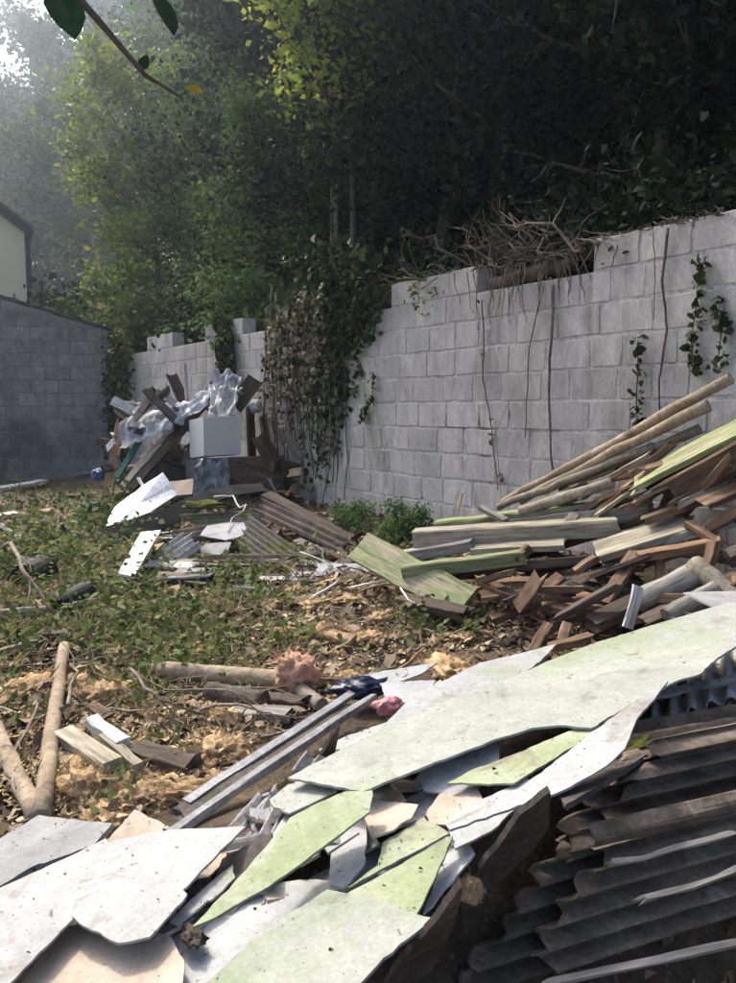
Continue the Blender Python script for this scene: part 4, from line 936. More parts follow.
# ================================================================== timber pile against the right wall
random.seed(41)
T = lambda a, b: (D(*a), D(*b))
pole('pole', 'topmost thin round pole leaning on the wall above the timber pile', *T((503, 503, 5.75), (731, 377, 4.55)), .030, .034, m_log)
pole('pole', 'second round pole just below the topmost pole', *T((520, 500, 5.5), (708, 404, 4.6)), .030, .036, m_log)
pole('pole', 'pale round pole lying under the two leaning poles', *T((498, 507, 5.5), (655, 447, 4.85)), .026, .03, m_barkp)
pole('pole', 'knobbly dark pole behind the two leaning poles', *T((560, 490, 5.3), (700, 428, 4.7)), .028, .034, m_log, bump_=.2)
pole('pole', 'pale peeled pole with a cut end above the green beam', *T((520, 512, 5.1), (612, 482, 4.85)), .036, .036, m_barkp)
beam('beam', 'thick broken beam with green top and splintered brown side at the right edge', *T((655, 500, 4.55), (785, 428, 4.1)), .15, .15, w_brown, .25, (.22, .1))
beam('plank', 'mossy green plank on top of the splintered beam', *T((632, 484, 4.7), (770, 412, 4.2)), .24, .035, w_green, .45, (.08, .1), cat='plank')
beam('plank', 'narrow green edged plank above the splintered beam', *T((640, 497, 4.6), (700, 470, 4.4)), .12, .03, w_pale, .2, (.06, .05), cat='plank')
beam('plank', 'brown splintered plank below the round poles', *T((622, 492, 4.8), (706, 452, 4.5)), .1, .03, w_brown, .2, (.1, .1), cat='plank')
beam('beam', 'long beam with mossy green top and grey side in the timber pile', *T((436, 530, 5.35), (655, 505, 4.85)), .13, .125, w_green, .05, (.01, .03))
beam('plank', 'grey plank edge lying along the front of the mossy beam', *T((440, 536, 5.25), (652, 512, 4.72)), .03, .11, w_grey, .0, (.02, .05), cat='plank')
beam('beam', 'pale thick beam in the middle of the timber pile', *T((414, 538, 5.05), (622, 526, 4.72)), .12, .11, w_pale, .1, (.01, .05))
beam('plank', 'short cleat across the pale thick beam', *T((566, 528, 4.75), (574, 515, 4.85)), .06, .03, w_pale, .3, cat='plank')
beam('plank', 'pale short board below the pale thick beam', *T((474, 549, 4.85), (566, 544, 4.65)), .17, .04, w_pale, .1, (.01, .02), cat='plank')
beam('board', 'whitish weathered board with a broken pointed end', *T((596, 552, 4.55), (692, 521, 4.4)), .22, .045, w_pale, .3, (.02, .12), cat='board')
beam('board', 'light green board with a broken tan end at the left of the timber pile', *T((357, 545, 5.15), (466, 604, 4.45)), .22, .04, w_green, .75, (.05, .01), cat='board')
beam('beam', 'light green beam crossing the broken green board', *T((403, 572, 4.78), (527, 557, 4.6)), .07, .085, w_green, .1, (.01, .02))
beam('plank', 'dark brown block at the end of the light green beam', *T((515, 560, 4.6), (530, 548, 4.62)), .05, .06, w_brown, .1, cat='plank')
beam('plank', 'grey board between the green board and the pale beam', *T((404, 556, 5.0), (474, 544, 4.85)), .1, .07, w_grey, .1, (.02, .02), cat='plank')
beam('plank', 'reddish brown batten low at the left of the timber pile', *T((480, 583, 4.5), (536, 582, 4.4)), .06, .04, w_brown, .2, (.03, .05), cat='plank')
beam('plank', 'brown batten lying across the front foot of the pile', *T((516, 611, 4.2), (608, 593, 4.25)), .07, .04, w_orange, .2, (.02, .02), cat='plank')
beam('plank', 'orange broken batten below the crossing brown batten', *T((552, 608, 4.15), (648, 620, 3.95)), .09, .035, w_orange, .1, (.03, .08), cat='plank')
beam('plank', 'tan broken stick end at the front left of the pile', *T((488, 622, 4.1), (540, 602, 4.2)), .05, .045, w_brown, .3, (.05, .02), cat='plank')
beam('plank', 'orange brown rail jutting right below the whitish board', *T((636, 558, 4.25), (724, 541, 4.1)), .06, .05, w_orange, .2, (.03, .02), cat='plank')
beam('plank', 'upright brown post at the right of the pile', *T((714, 543, 4.05), (701, 592, 3.95)), .055, .05, w_brown, .2, cat='plank')
beam('plank', 'short upright stub under the whitish board', *T((659, 552, 4.3), (660, 582, 4.15)), .05, .05, w_brown, .1, cat='plank')
beam('plank', 'short brown brace sloping to the upright post', *T((688, 524, 4.3), (718, 543, 4.1)), .05, .04, w_brown, .1, cat='plank')
beam('plank', 'brown splintered rail above the whitish board', *T((644, 520, 4.5), (730, 491, 4.3)), .075, .045, w_brown, .2, (.04, .06), cat='plank')
beam('plank', 'thin brown offcut sticking out below the mossy beam end', *T((574, 572, 4.35), (597, 557, 4.4)), .045, .04, w_brown, .1, (.03, .02), cat='plank')
beam('plank', 'dark slanting prop in the shadow of the pile', *T((604, 606, 4.05), (636, 552, 4.35)), .07, .05, w_brown, .1, (.04, .03), cat='plank')
pole('log', 'grey split log at the right of the pile behind the sheets', *T((636, 604, 4.0), (704, 570, 4.0)), .06, .075, w_grey, cat='log')
pole('log', 'half log with dark hollow behind the long sheet', *T((668, 618, 3.7), (716, 590, 3.75)), .055, .05, w_grey, cat='log')
pole('log', 'pale mottled log at the right edge behind the long sheet', *T((694, 563, 4.0), (750, 612, 3.7)), .05, .055, m_barkp, cat='log')
beam('board', 'small white board standing upright in front of the pile', *T((628, 628, 3.75), (638, 586, 3.8)), .075, .012, w_white, 1.45, cat='board')
beam('plank', 'short orange stub standing at the front of the pile', *T((562, 642, 3.75), (568, 624, 3.8)), .05, .05, w_orange, .3, cat='plank')
beam('plank', 'dark brown leaning stick at the front of the pile', *T((530, 655, 3.75), (549, 624, 3.9)), .05, .04, w_brown, .3, (.02, .03), cat='plank')
beam('plank', 'brown batten just behind the white sheet point', *T((548, 648, 3.6), (592, 637, 3.65)), .05, .035, w_brown, .1, (.03, .03), cat='plank')
beam('plank', 'thin stake standing up left of the poles', *T((455, 515, 5.4), (461, 491, 5.45)), .045, .02, w_pale, .2, (.0, .04), cat='plank')
beam('plank', 'short diagonal offcut on the mossy beam', *T((480, 507, 5.15), (506, 521, 4.98)), .05, .03, w_grey, .2, cat='plank')
for k in range(34):                                  # broken offcuts tumbled over the lower part of the pile
    px = random.uniform(470, 738); py = random.uniform(np.interp(px, [470, 600, 738], [575, 560, 500]), np.interp(px, [470, 560, 738], [612, 640, 600])); Y = np.interp(py, [500, 560, 640], [4.55, 4.4, 3.85])
    p = D(px, py, Y); a = random.gauss(.1, .7); q = p+Vector((math.cos(a), math.sin(a)*.6, random.gauss(.1, .3)))*random.uniform(.15, .45)
    if wallD(q.x, q.y) > -.1 or wallD(p.x, p.y) > -.1: continue
    beam('offcut', 'short broken offcut '+where((p+q)/2), p, q, random.uniform(.03, .08), random.uniform(.02, .05), random.choice([w_dark, w_brown, w_orange, w_grey, w_dark, w_brown]), random.uniform(-.6, .6), (.05, .05), 'offcut', 'broken offcuts in the timber pile')
for a_, b_ in (((735, 520, 4.25), (800, 470, 4.0)), ((725, 560, 4.0), (810, 520, 3.85)), ((740, 490, 4.3), (815, 505, 3.8)), ((730, 585, 3.85), (800, 560, 3.7)), ((745, 465, 4.3), (790, 560, 3.8))):
    beam('plank', 'brown plank at the right edge '+where((D(*a_)+D(*b_))/2), D(*a_), D(*b_), .12, .06, random.choice([w_brown, w_dark, w_grey]), .3, (.04, .05), 'plank', 'planks under the splintered beam')
for k in range(30):                                  # long pieces stacked up the wall under the poles
    f = random.random(); px = 545+190*f; lo = np.interp(px, [545, 640, 735], [508, 500, 500]); hi = np.interp(px, [545, 640, 735], [500, 458, 425]); py = random.uniform(hi, lo); Y = np.interp(px, [545, 735], [5.2, 4.45])-.25*(py-hi)/60
    p = D(px, py, Y); L_ = random.uniform(.25, .6); d_ = Vector((.62+random.gauss(0, .12), -.35+random.gauss(0, .15), .42+random.gauss(0, .16))).normalized()
    a_, b_ = p-d_*L_*.5, p+d_*L_*.5
    if wallD(a_.x, a_.y) > -.06 or wallD(b_.x, b_.y) > -.06: continue
    beam('batten', 'broken batten stacked up the wall under the poles '+where(p), a_, b_, random.uniform(.04, .11), random.uniform(.02, .05), random.choice([w_orange, w_brown, w_pale, w_brown, w_dark, w_grey, w_orange]), random.uniform(-.3, .6), (.06, .08), 'batten', 'battens stacked under the poles')
# darker pieces filling the inside of the pile
dk_ = [(430, 560, 5.1, 560, 575, 4.6), (450, 575, 4.8, 600, 560, 4.5), (520, 545, 4.9, 640, 580, 4.4), (560, 590, 4.4, 690, 545, 4.4), (600, 560, 4.6, 740, 520, 4.2), (640, 545, 4.6, 745, 560, 4.0), (500, 600, 4.45, 580, 575, 4.5), (640, 625, 3.85, 740, 575, 3.9),
       (590, 625, 3.9, 660, 590, 4.1), (560, 545, 5.1, 700, 500, 4.5), (650, 600, 4.0, 750, 600, 3.7), (470, 565, 5.0, 560, 550, 4.8), (680, 500, 4.6, 750, 480, 4.2), (690, 540, 4.35, 760, 500, 4.1), (540, 630, 4.0, 600, 610, 4.1), (700, 470, 4.5, 760, 450, 4.2), (385, 560, 5.4, 450, 552, 5.2), (400, 600, 4.6, 470, 615, 4.3)]
for k, q in enumerate(dk_):
    beam('plank', 'dark weathered plank inside the timber pile '+where((D(q[0], q[1], q[2])+D(q[3], q[4], q[5]))/2), D(q[0], q[1], q[2]), D(q[3], q[4], q[5]), random.uniform(.06, .13), random.uniform(.03, .07), random.choice([w_dark, w_dark, w_brown, w_grey]), random.uniform(-.4, .4), (.04, .05), 'plank', 'dark planks inside the timber pile')

# ================================================================== rubbish heap in the far corner
random.seed(43)
beam('plank', 'brown plank leaning upright at the left of the far rubbish heap', D(107, 497, 9.3), D(122, 419, 9.75), .13, .035, w_orange, .1, cat='plank')
beam('plank', 'long pale plank sloping up across the far rubbish heap', D(122, 487, 9.0), D(211, 385, 9.7), .09, .03, w_pale, .5, (.02, .02), cat='plank')
beam('plank', 'long dark plank lying along the pale sloping plank', D(126, 493, 8.95), D(204, 402, 9.55), .16, .04, w_dark, .5, (.03, .02), cat='plank')
beam('plank', 'dark plank leaning left at the top of the far heap', D(171, 374, 10.0), D(192, 420, 9.7), .14, .035, w_dark, .2, (.04, .0), cat='plank')
beam('board', 'dark brown board with ragged end beside the white cabinet top', D(234, 408, 9.3), D(256, 378, 9.5), .2, .03, w_dark, .9, (.03, .06), cat='board')
beam('board', 'brown board end below the plastic bag', D(202, 408, 9.5), D(218, 382, 9.7), .16, .03, w_brown, .9, (.02, .05), cat='board')
beam('board', 'small grey board standing in the upper left of the far heap', D(155, 418, 9.8), D(164, 390, 9.95), .17, .02, w_grey, 1.2, (.02, .04), cat='board')
beam('board', 'dark narrow board end standing beside the grey board', D(150, 415, 9.9), D(154, 388, 10.0), .1, .02, w_dark, 1.2, (.02, .05), cat='board')
beam('plank', 'short whitish log end in the upper left of the far heap', D(125, 408, 9.8), D(136, 402, 9.75), .08, .08, w_pale, .1, cat='plank')
beam('plank', 'dark green strip leaning beside the dark sloping plank', D(116, 478, 9.1), D(140, 440, 9.4), .07, .03, m_teal, .4, cat='strip')
def box(name, label, fl, fr, bl, hgt, parts, cat):
    """upright box from its front-left, front-right and back-left base corners; parts: material per face"""
    e = empty(name, (fl+fr+bl)/3); tag(e, label, cat)
    up = Vector((0, 0, hgt)); br = fr+bl-fl
    def panel(nm, a, b, c, d, m, inset=.0):
        n = (b-a).cross(d-a).normalized()*.014
        cc = (a+b+c+d)/4; q = [v+(cc-v)*inset for v in (a, b, c, d)]
        V = q+[v-n for v in q]
        mk(nm, V, [(0, 1, 2, 3), (7, 6, 5, 4), (0, 4, 5, 1), (1, 5, 6, 2), (2, 6, 7, 3), (3, 7, 4, 0)], m, e)
    panel('front_panel', fl, fr, fr+up, fl+up, parts[0], .004); panel('side_panel', bl, fl, fl+up, bl+up, parts[1], .004); panel('top_panel', fl+up, fr+up, br+up, bl+up, parts[2], .004)
    panel('side_panel', fr, br, br+up, fr+up, parts[1], .004); panel('back_panel', br, bl, bl+up, br+up, parts[1], .004); panel('base_panel', bl, br, fr, fl, parts[1], .004)
    return e, up
fl, fr = D(204, 456, 8.95), D(241, 454, 9.0); bl = D(190, 458, 9.25); hg = D(204, 417, 8.95).z-fl.z
e, up = box('cabinet', 'white cabinet with grey front standing on the far rubbish heap', fl, fr, bl, hg, (m_cabg, m_cabw, m_cabw), 'cabinet')
n_ = Vector((0, -.012, 0))
for a, b in ((fl+up*.02, fl+up*.98), (fr+up*.02, fr+up*.98)): pass
fl, fr = D(195, 495, 8.95), D(228, 493, 9.0); bl = D(186, 495, 9.3); hg = D(195, 459, 8.95).z-fl.z
box('cabinet', 'low grey cabinet under the white cabinet, wrapped in plastic', fl, fr, bl, hg, (m_pgrey, m_pgrey, w_grey), 'cabinet')
drape('plastic_sheeting', 'crumpled grey plastic hanging over the low cabinet', D(193, 496, 8.75), D(229, 494, 8.78), D(230, 458, 8.92), D(196, 459, 8.9), m_pgrey, .07, 'plastic', 21.0)
fl, fr = D(229, 492, 8.9), D(284, 490, 8.75); bl = D(222, 490, 9.3); hg = D(229, 458, 8.9).z-fl.z
box('chest', 'dark brown wooden chest right of the low cabinet', fl, fr, bl, hg, (w_dark, w_dark, w_dark), 'chest')
beam('board', 'dark upright panel behind the white cabinet', D(252, 460, 9.2), D(250, 408, 9.3), .34, .03, w_dark, 1.5, (.0, .04), cat='board')
beam('board', 'dark wide board leaning on the wall behind the chest', D(272, 470, 9.1), D(262, 415, 9.35), .3, .03, w_dark, 1.4, (.0, .08), cat='board')
drape('plastic_sheeting', 'bluish plastic bag on top of the far heap', D(206, 396, 9.25), D(242, 394, 9.25), D(240, 372, 9.6), D(212, 370, 9.6), m_pclear, .12, 'plastic', 9.0)
drape('rag', 'white crumpled rag hanging over the top of the cabinet', D(208, 416, 8.98), D(236, 415, 8.98), D(238, 388, 9.3), D(211, 388, 9.3), m_rag, .10, 'rag', 13.0)
lump('rag', 'pale crumpled rag right of the cabinet top', bagme[4], D(256, 412, 9.3), (.12, .1, .14), 'rag')
drape('plastic_sheeting', 'cloudy plastic sheeting draped over the left of the far heap', D(118, 448, 9.15), D(172, 425, 9.15), D(178, 398, 9.6), D(124, 414, 9.6), m_pclear, .10, 'plastic', 1.0)
drape('plastic_sheeting', 'second fold of cloudy plastic stretched towards the cabinet top', D(160, 432, 9.2), D(206, 404, 9.2), D(212, 384, 9.5), D(166, 408, 9.6), m_pclear, .08, 'plastic', 5.0)
lump('bag', 'blue plastic bag at the foot of the corner beside the leaning plank', bagme[2], D(99, 480, 9.9), (.16, .12, .18), 'bag')
lump('net', 'green plastic netting scrap on the ground at the left of the far heap', lump_mesh('net', m_teal, 4, 4, .9, 3, .4, True), D(92, 505, 8.8), (.22, .1, .07), 'net')
lump('rag', 'dark rag bundle at the upper left of the far heap', lump_mesh('rag', m_felt, 14, 4, .5, 1.6, .8, True), D(128, 425, 9.75), (.16, .12, .16), 'rag')
drape('rag', 'white and grey rag bundle above the leaning plank', D(122, 430, 9.3), D(148, 426, 9.3), D(150, 404, 9.6), D(128, 402, 9.6), m_rag, .08, 'rag', 17.0)
# dark core of the heap so that it stands on something
cm = lump_mesh('rubble_mound', m_darkboard, 21, 4, .5, 1.8, 1.0, True)
lump('rubble_mound', 'dark mass of mixed rubbish inside the far heap', cm, D(172, 500, 9.85), (.8, .4, .55), 'rubble', rot=(0, 0, .1))
for k in range(14):
    px = random.uniform(262, 305); p = D(px, random.uniform(455, 500), random.uniform(8.6, 9.0)); q = p+Vector((random.gauss(0, .25), random.gauss(0, .1), random.gauss(.1, .2)))
    beam('dark_board', 'dark broken board by the ivied wall '+where((p+q)/2), p, q, random.uniform(.08, .22), .025, random.choice([w_dark, w_dark, w_grey, m_darkboard]), random.uniform(0, 3), (.04, .05), 'board', 'dark boards beside the chest')
for k in range(44):
    px = random.uniform(112, 196); top = np.interp(px, [112, 130, 160, 190], [445, 405, 395, 400]); py = random.uniform(top, 480)
    p = D(px, py, random.uniform(9.2, 9.8)); q = p+Vector((random.gauss(0, .2), random.gauss(0, .08), random.gauss(.02, .16)))
    beam('board_fragment', 'broken board fragment of the far heap '+where((p+q)/2), p, q, random.uniform(.05, .13), random.uniform(.012, .03), random.choice([w_dark, w_brown, w_grey, w_white, w_dark, m_darkboard, m_sheet]), random.uniform(0, 3), (.03, .03), 'board', 'board fragments in the far heap')
# in front of the far heap: plastic sheet, felt, strips, corrugated fragments
GY = lambda px, py, up=0.0: G(px, py, up)
def sheetW(name, label, pts, mat, th=.006, cat='sheet', warp=.004):
    """sheet through world points (roughly planar), own thickness"""
    pts = [Vector(p) for p in pts]; c = sum(pts, Vector())/len(pts)
    n = Vector()
    for i in range(len(pts)): n += (pts[i]-c).cross(pts[(i+1) % len(pts)]-c)
    n.normalize()
    if n.z < 0: n = -n
    fine = []
    for i in range(len(pts)):
        a, b = pts[i], pts[(i+1) % len(pts)]; k = max(1, min(8, int((b-a).length/.08)))
        for j in range(k): fine.append(a.lerp(b, j/k)+Vector([random.gauss(0, warp) for _ in range(3)]))
    V = fine+[c]; m_ = len(V); V = [v for v in V]+[v+n*th for v in V]; k = len(fine); F = []
    for i in range(k):
        j = (i+1) % k; F += [(m_-1, j, i), (2*m_-1, m_+i, m_+j), (i, j, m_+j, m_+i)]
    o = mk(name, V, F, mat); return tag(o, label, cat)
sheetW('plastic_sheet', 'white plastic sheet propped up in front of the far heap', [D(106, 526, 7.6), D(114, 508, 7.9), (D(135, 492, 8.15)), D(163, 472, 8.35), D(177, 495, 8.15), D(150, 513, 7.85), D(126, 521, 7.7)], m_pwhite, .005)
sheetW('board', 'cream board behind the white plastic sheet', [D(168, 497, 8.4), D(192, 494, 8.4), D(193, 479, 8.6), D(170, 482, 8.6)], m_sheett)
beam('plank', 'thin white stake leaning behind the plastic sheet', D(150, 497, 8.3), D(138, 478, 8.5), .035, .02, w_white, 0, cat='plank')
# long sagging strip of black roofing felt
fp = [(98, 528, 7.55, 14), (125, 522, 7.5, 17), (155, 512, 7.5, 19), (180, 502, 7.55, 17), (205, 491, 7.65, 13), (232, 485, 7.8, 10), (262, 483, 8.0, 8)]
V = []
for px, py, Y, wd2 in fp: V += [D(px, py, Y), D(px+3, py+wd2, Y-.12), D(px+3, py+wd2+1.2, Y-.1), D(px, py+1.2, Y+.03)]
F = []
for i in range(len(fp)-1):
    for k in range(4): F.append((i*4+k, i*4+(k+1) % 4, i*4+4+(k+1) % 4, i*4+4+k))
F += [(3, 2, 1, 0), tuple(len(V)-4+k for k in range(4))]
tag(mk('roofing_felt', V, F, m_felt), 'long black strip of roofing felt under the white plastic sheet', 'felt')
sheetW('board', 'white narrow board lying on the weeds in front of the far heap', [GY(118, 576, .09), GY(134, 579, .09), D(161, 532, 6.6), D(141, 534, 6.6)], w_white, .018, 'board', .001)
def corrpx(label, a, b, c, pitch, mat, amp=.02, jag=.045, name='corrugated_sheet', **kw): return corr(name, label, a, b-a, c-a, pitch, amp, mat, jag=jag, **kw)
corrpx('pale corrugated fragment with green moss in front of the far heap', D(187, 531, 6.75), D(160, 549, 6.5), D(204, 544, 6.55), .075, m_corrl)
corrpx('dark corrugated sheet lying under the black felt', D(238, 522, 7.0), D(172, 532, 6.9), D(246, 534, 6.8), .08, m_corr)
corrpx('brownish corrugated sheet with wavy front edge', D(184, 516, 7.25), D(248, 512, 7.3), D(196, 529, 7.0), .08, m_corrm)
corrpx('mossy triangular corrugated sheet at the right of the low scrap', D(252, 518, 6.95), D(302, 553, 6.5), D(236, 548, 6.5), .08, m_corrm)
corrpx('dark mossy sheet edge low in front of the far scrap', D(190, 556, 6.4), D(300, 556, 6.4), D(195, 568, 6.2), .1, m_corr)
corrpx('long dark corrugated sheet sloping down to the wall foot', D(262, 499, 7.6), D(352, 541, 6.9), D(254, 512, 7.4), .09, m_corr)
lump('moss_cushion', 'roll of bright green moss on the low corrugated scrap', lump_mesh('moss_cushion', m_moss, 31, 3, .5, 3.0, .7), D(206, 508, 7.2), (.21, .09, .07), 'moss', rot=(0, 0, .05))
lump('moss_cushion', 'low patch of moss on the front scrap', lump_mesh('moss_cushion', m_moss, 33, 3, .5, 3.0, .5), D(262, 572, 6.3), (.2, .08, .05), 'moss', rot=(0, 0, .0))
sheetW('cement_sheet', 'light grey flat slab in the middle of the low scrap', [D(200, 536, 6.7), D(207, 526, 6.9), D(246, 522, 6.95), D(250, 534, 6.75), D(226, 541, 6.65)], m_sheet)
sheetW('cement_sheet', 'grey slab pieces below the light grey slab', [D(196, 556, 6.5), D(206, 543, 6.65), D(232, 543, 6.6), D(226, 556, 6.45)], m_slab)
sheetW('cement_sheet', 'light sliver at the lower right of the mossy sheet', [D(276, 554, 6.5), D(290, 551, 6.55), D(308, 568, 6.3), D(292, 568, 6.3)], m_sheet)
beam('beam', 'long dark beam sloping down to the foot of the wall', D(266, 496, 7.7), D(358, 546, 6.9), .14, .08, w_dark, .2, (.02, .05))
beam('plank', 'grey thin plank behind the broken green board', D(296, 540, 7.0), D(335, 558, 6.7), .1, .02, w_grey, .2, (.02, .02), cat='plank')
beam('plank', 'dark plank lying right of the low scrap', D(318, 578, 5.9), D(365, 556, 6.1), .1, .05, w_dark, .1, (.02, .03), cat='plank')
stick('white looped cable lying on the low corrugated scrap', [D(214, 497, 7.3), D(233, 496, 7.3), D(240, 508, 7.1), D(246, 505, 7.1), D(243, 511, 7.0), D(232, 518, 6.95), D(228, 532, 6.75)], .011, m_wire, 'cable', 'cable', 0)
for k in range(46):
    px = random.uniform(135, 320); py = random.uniform(535, 588)-.05*abs(px-230); p = GY(px, py, .03); a = random.uniform(-.5, .5)
    q = p+Vector((math.cos(a), math.sin(a)*.7, random.gauss(0, .06)))*random.uniform(.12, .5)
    beam('scrap_board', 'flat scrap board '+where((p+q)/2), p, q, random.uniform(.05, .16), random.uniform(.01, .025), random.choice([w_grey, w_dark, m_slab, m_corrl, w_dark, w_pale, m_sheet]), random.gauss(0, .3), (.03, .04), 'board', 'scrap boards before the far heap')

# ================================================================== things lying on the open ground
random.seed(47)
pole('log', 'pale thin log lying towards the camera at the left', GY(40, 820, .05), GY(64, 646, .05), .030, .028, m_log, 'log', .004, bump_=.04)
pole('log', 'second pale log at the left edge beside the thin log', GY(-14, 712, .04), GY(38, 818, .04), .034, .030, m_log, 'log', .004, bump_=.04)
pole('log', 'brown log lying crosswise with a wool tuft at its end', GY(160, 670, .055), GY(298, 682, .055), .040, .046, m_log, 'log', .006, bump_=.05)
pole('log', 'short dark sawn log below the crosswise log', GY(208, 692, .04), GY(264, 702, .04), .048, .045, m_bark, 'log')
pole('log', 'small pale log end right of the short sawn log', GY(300, 690, .03), GY(322, 706, .03), .035, .03, m_barkp, 'log')
pole('log', 'thin pale log on the grass at the far left', GY(-8, 616, .05), GY(48, 610, .05), .035, .03, m_barkp, 'log')
pole('log', 'thin pale stick log right of the pipe', GY(62, 609, .05), GY(96, 600, .05), .03, .015, m_barkp, 'log')
beam('timber_block', 'squared pale timber lying on the wool at the left', GY(64, 735, .045), GY(112, 768, .05), .075, .055, w_pale, .1, (.01, .0))
beam('timber_block', 'white painted timber offcut beside the squared timber', GY(92, 722, .06), GY(124, 746, .06), .05, .05, w_white, .1)
beam('timber_block', 'thin pale timber in front of the white offcut', GY(104, 738, .05), GY(140, 769, .05), .035, .045, w_pale, .1)
beam('timber_block', 'dark squared timber right of the white offcut', GY(138, 752, .04), GY(194, 768, .04), .08, .05, w_dark, .2, (.03, .03))
beam('timber_block', 'light brown wood block lying alone in the middle ground', GY(328, 636, .04), GY(352, 643, .04), .09, .06, w_orange, .2, (.02, .0))
beam('plank', 'brown plank end half covered by litter at the left', GY(70, 690, .03), GY(108, 716, .03), .05, .03, w_brown, .1, (.03, .03), cat='plank')
beam('plank', 'dark short plank on the grass at the left', GY(36, 636, .05), GY(70, 636, .05), .06, .05, w_dark, .1, (.02, .02), cat='plank')
beam('plank', 'thin tan lath at the left edge of the grass', GY(-5, 652, .04), GY(38, 641, .05), .025, .02, w_pale, .1, cat='plank')
beam('plank', 'grey half buried plank below the crosswise log', GY(232, 712, .03), GY(292, 716, .03), .07, .04, w_grey, .2, (.03, .03), cat='plank')
beam('plank', 'rotten dark plank by the rails', GY(262, 700, .03), GY(308, 704, .03), .06, .05, w_dark, .2, (.03, .03), cat='plank')
beam('board', 'long whitish board lying at the foot of the dark wall', GY(-20, 492, .06), GY(45, 481, .06), .14, .05, w_white, .1, (.0, .02), cat='board')
beam('board', 'white scrap board at the far left ground', GY(-5, 516, .04), GY(17, 513, .05), .14, .03, w_white, .1, cat='board')
beam('board', 'small brown board near the far left foot of the heap', GY(62, 496, .04), GY(88, 496, .04), .1, .04, w_dark, .1, cat='board')
beam('board', 'grey fallen lath at the far left below the white scrap', GY(-3, 524, .03), GY(26, 541, .03), .06, .02, w_grey, .1, cat='board')
# black plastic pipes among the weeds
def pipe(label, c, r, L, dirv):
    dirv = Vector(dirv).normalized(); V = []; F = []
    a = dirv.orthogonal().normalized(); b = dirv.cross(a); n = 18
    for (x, rr) in ((0, r), (L, r), (L, r*.86), (0, r*.86)):
        for k in range(n):
            th = 6.2832*k/n; V.append(c+dirv*x+(a*math.cos(th)+b*math.sin(th))*rr)
    for s in range(4):
        for k in range(n): F.append((s*n+k, s*n+(k+1) % n, ((s+1) % 4)*n+(k+1) % n, ((s+1) % 4)*n+k))
    return tag(mk('pipe', V, F, m_black, smooth=False), label, 'pipe')
pipe('large black pipe half hidden in the grass at the left', GY(24, 582, .03), .13, .25, (.15, 1, .12))
pipe('small black pipe end beside the thin logs', GY(56, 608, .05), .075, .3, (.3, 1, .1))
# golden insulation wool clumps
fm = [lump_mesh('insulation_clump', m_foam, k+50, 4, .5, 3.6, .7, fuzz=900) for k in range(6)]
fpk = [lump_mesh('insulation_clump', m_foamp, 77, 4, .4, 3.2, .9, fuzz=700)]
lump('insulation_clump', 'pinkish wool tuft on the end of the crosswise log', fpk[0], GY(297, 684, .04), (.095, .08, .1), 'insulation')
lump('insulation_clump', 'rounded tan wool clump above the squared timbers', fm[0], GY(100, 704, .0), (.10, .08, .085), 'insulation')
lump('insulation_clump', 'tall orange wool clump in front of the thin log', fm[1], GY(84, 800, -.01), (.085, .07, .09), 'insulation')
lump('insulation_clump', 'golden wool clump next to the wood block', fm[2], GY(322, 640, .0), (.08, .06, .08), 'insulation')
lump('insulation_clump', 'golden wool clumps at the back edge of the white sheet', fm[3], GY(448, 676, .0), (.18, .08, .09), 'insulation')
spots = [(150, 715), (165, 735), (190, 742), (215, 735), (235, 720), (170, 762), (200, 770), (150, 785), (175, 795), (130, 790), (110, 780), (225, 755), (245, 745), (260, 725), (205, 712), (140, 810), (95, 825), (120, 765), (70, 770), (185, 718), (240, 770), (215, 785), (160, 810),
         (75, 690), (20, 690), (15, 660), (310, 610), (345, 600), (290, 600), (400, 610), (380, 625), (250, 660), (230, 640), (190, 655), (120, 660), (340, 655), (365, 640), (420, 625), (410, 655), (345, 690), (270, 610), (440, 600), (60, 720), (455, 640), (280, 640), (130, 700), (250, 700), (330, 585), (370, 590), (215, 605)]
for px, py in spots:
    s = random.uniform(.45, 1.1)*(.075 if py > 690 else .085)
    cpos = GY(px+random.uniform(-6, 6), py+random.uniform(-5, 5), -.015)
    lump('insulation_clump', 'golden brown wool clump '+where(cpos), random.choice(fm), cpos, (s*random.uniform(.9, 1.7), s, s*random.uniform(.5, .9)), 'insulation', 'wool clumps on the open ground')
# single branches
stick('grey bent branch on the grass at the left', [GY(2, 548, .05), GY(22, 570, .28), GY(56, 615, .06)], .018)
stick('bare curved branch beside the pale thin log', [GY(52, 712, .05), GY(68, 705, .08), GY(78, 672, .12), GY(70, 664, .1)], .010, side=1)
stick('long arched twig above the squared timbers', [GY(130, 668, .1), GY(160, 700, .15), GY(205, 715, .05)], .008)
stick('thin twigs crossing in front of the crosswise log', [GY(165, 690, .05), GY(230, 690, .14), GY(270, 722, .04)], .006)
stick('pale stripped twig in front of the timber pile', [GY(352, 588, .05), GY(395, 578, .18), GY(408, 600, .15), GY(447, 622, .03)], .010, m_wire, side=1)
stick('bent pale twig left of the broken green board', [GY(310, 600, .05), GY(345, 575, .25), GY(300, 552, .35)], .010, m_wire, side=1)
stick('grey twig on the ground below the green boards', [GY(440, 640, .03), GY(480, 622, .06), GY(492, 612, .07)], .008)
stick('thin stick lying left of the crosswise log', [GY(2, 668, .05), GY(60, 662, .06), GY(110, 655, .03)], .007)
stick('dark twig at the left edge among the wool', [GY(0, 770, .03), GY(25, 735, .06), GY(38, 700, .1)], .009)
stick('thin rod lying across the ground behind the dark blue bag', [GY(318, 678, .04), GY(350, 680, .06), GY(388, 668, .04)], .008)
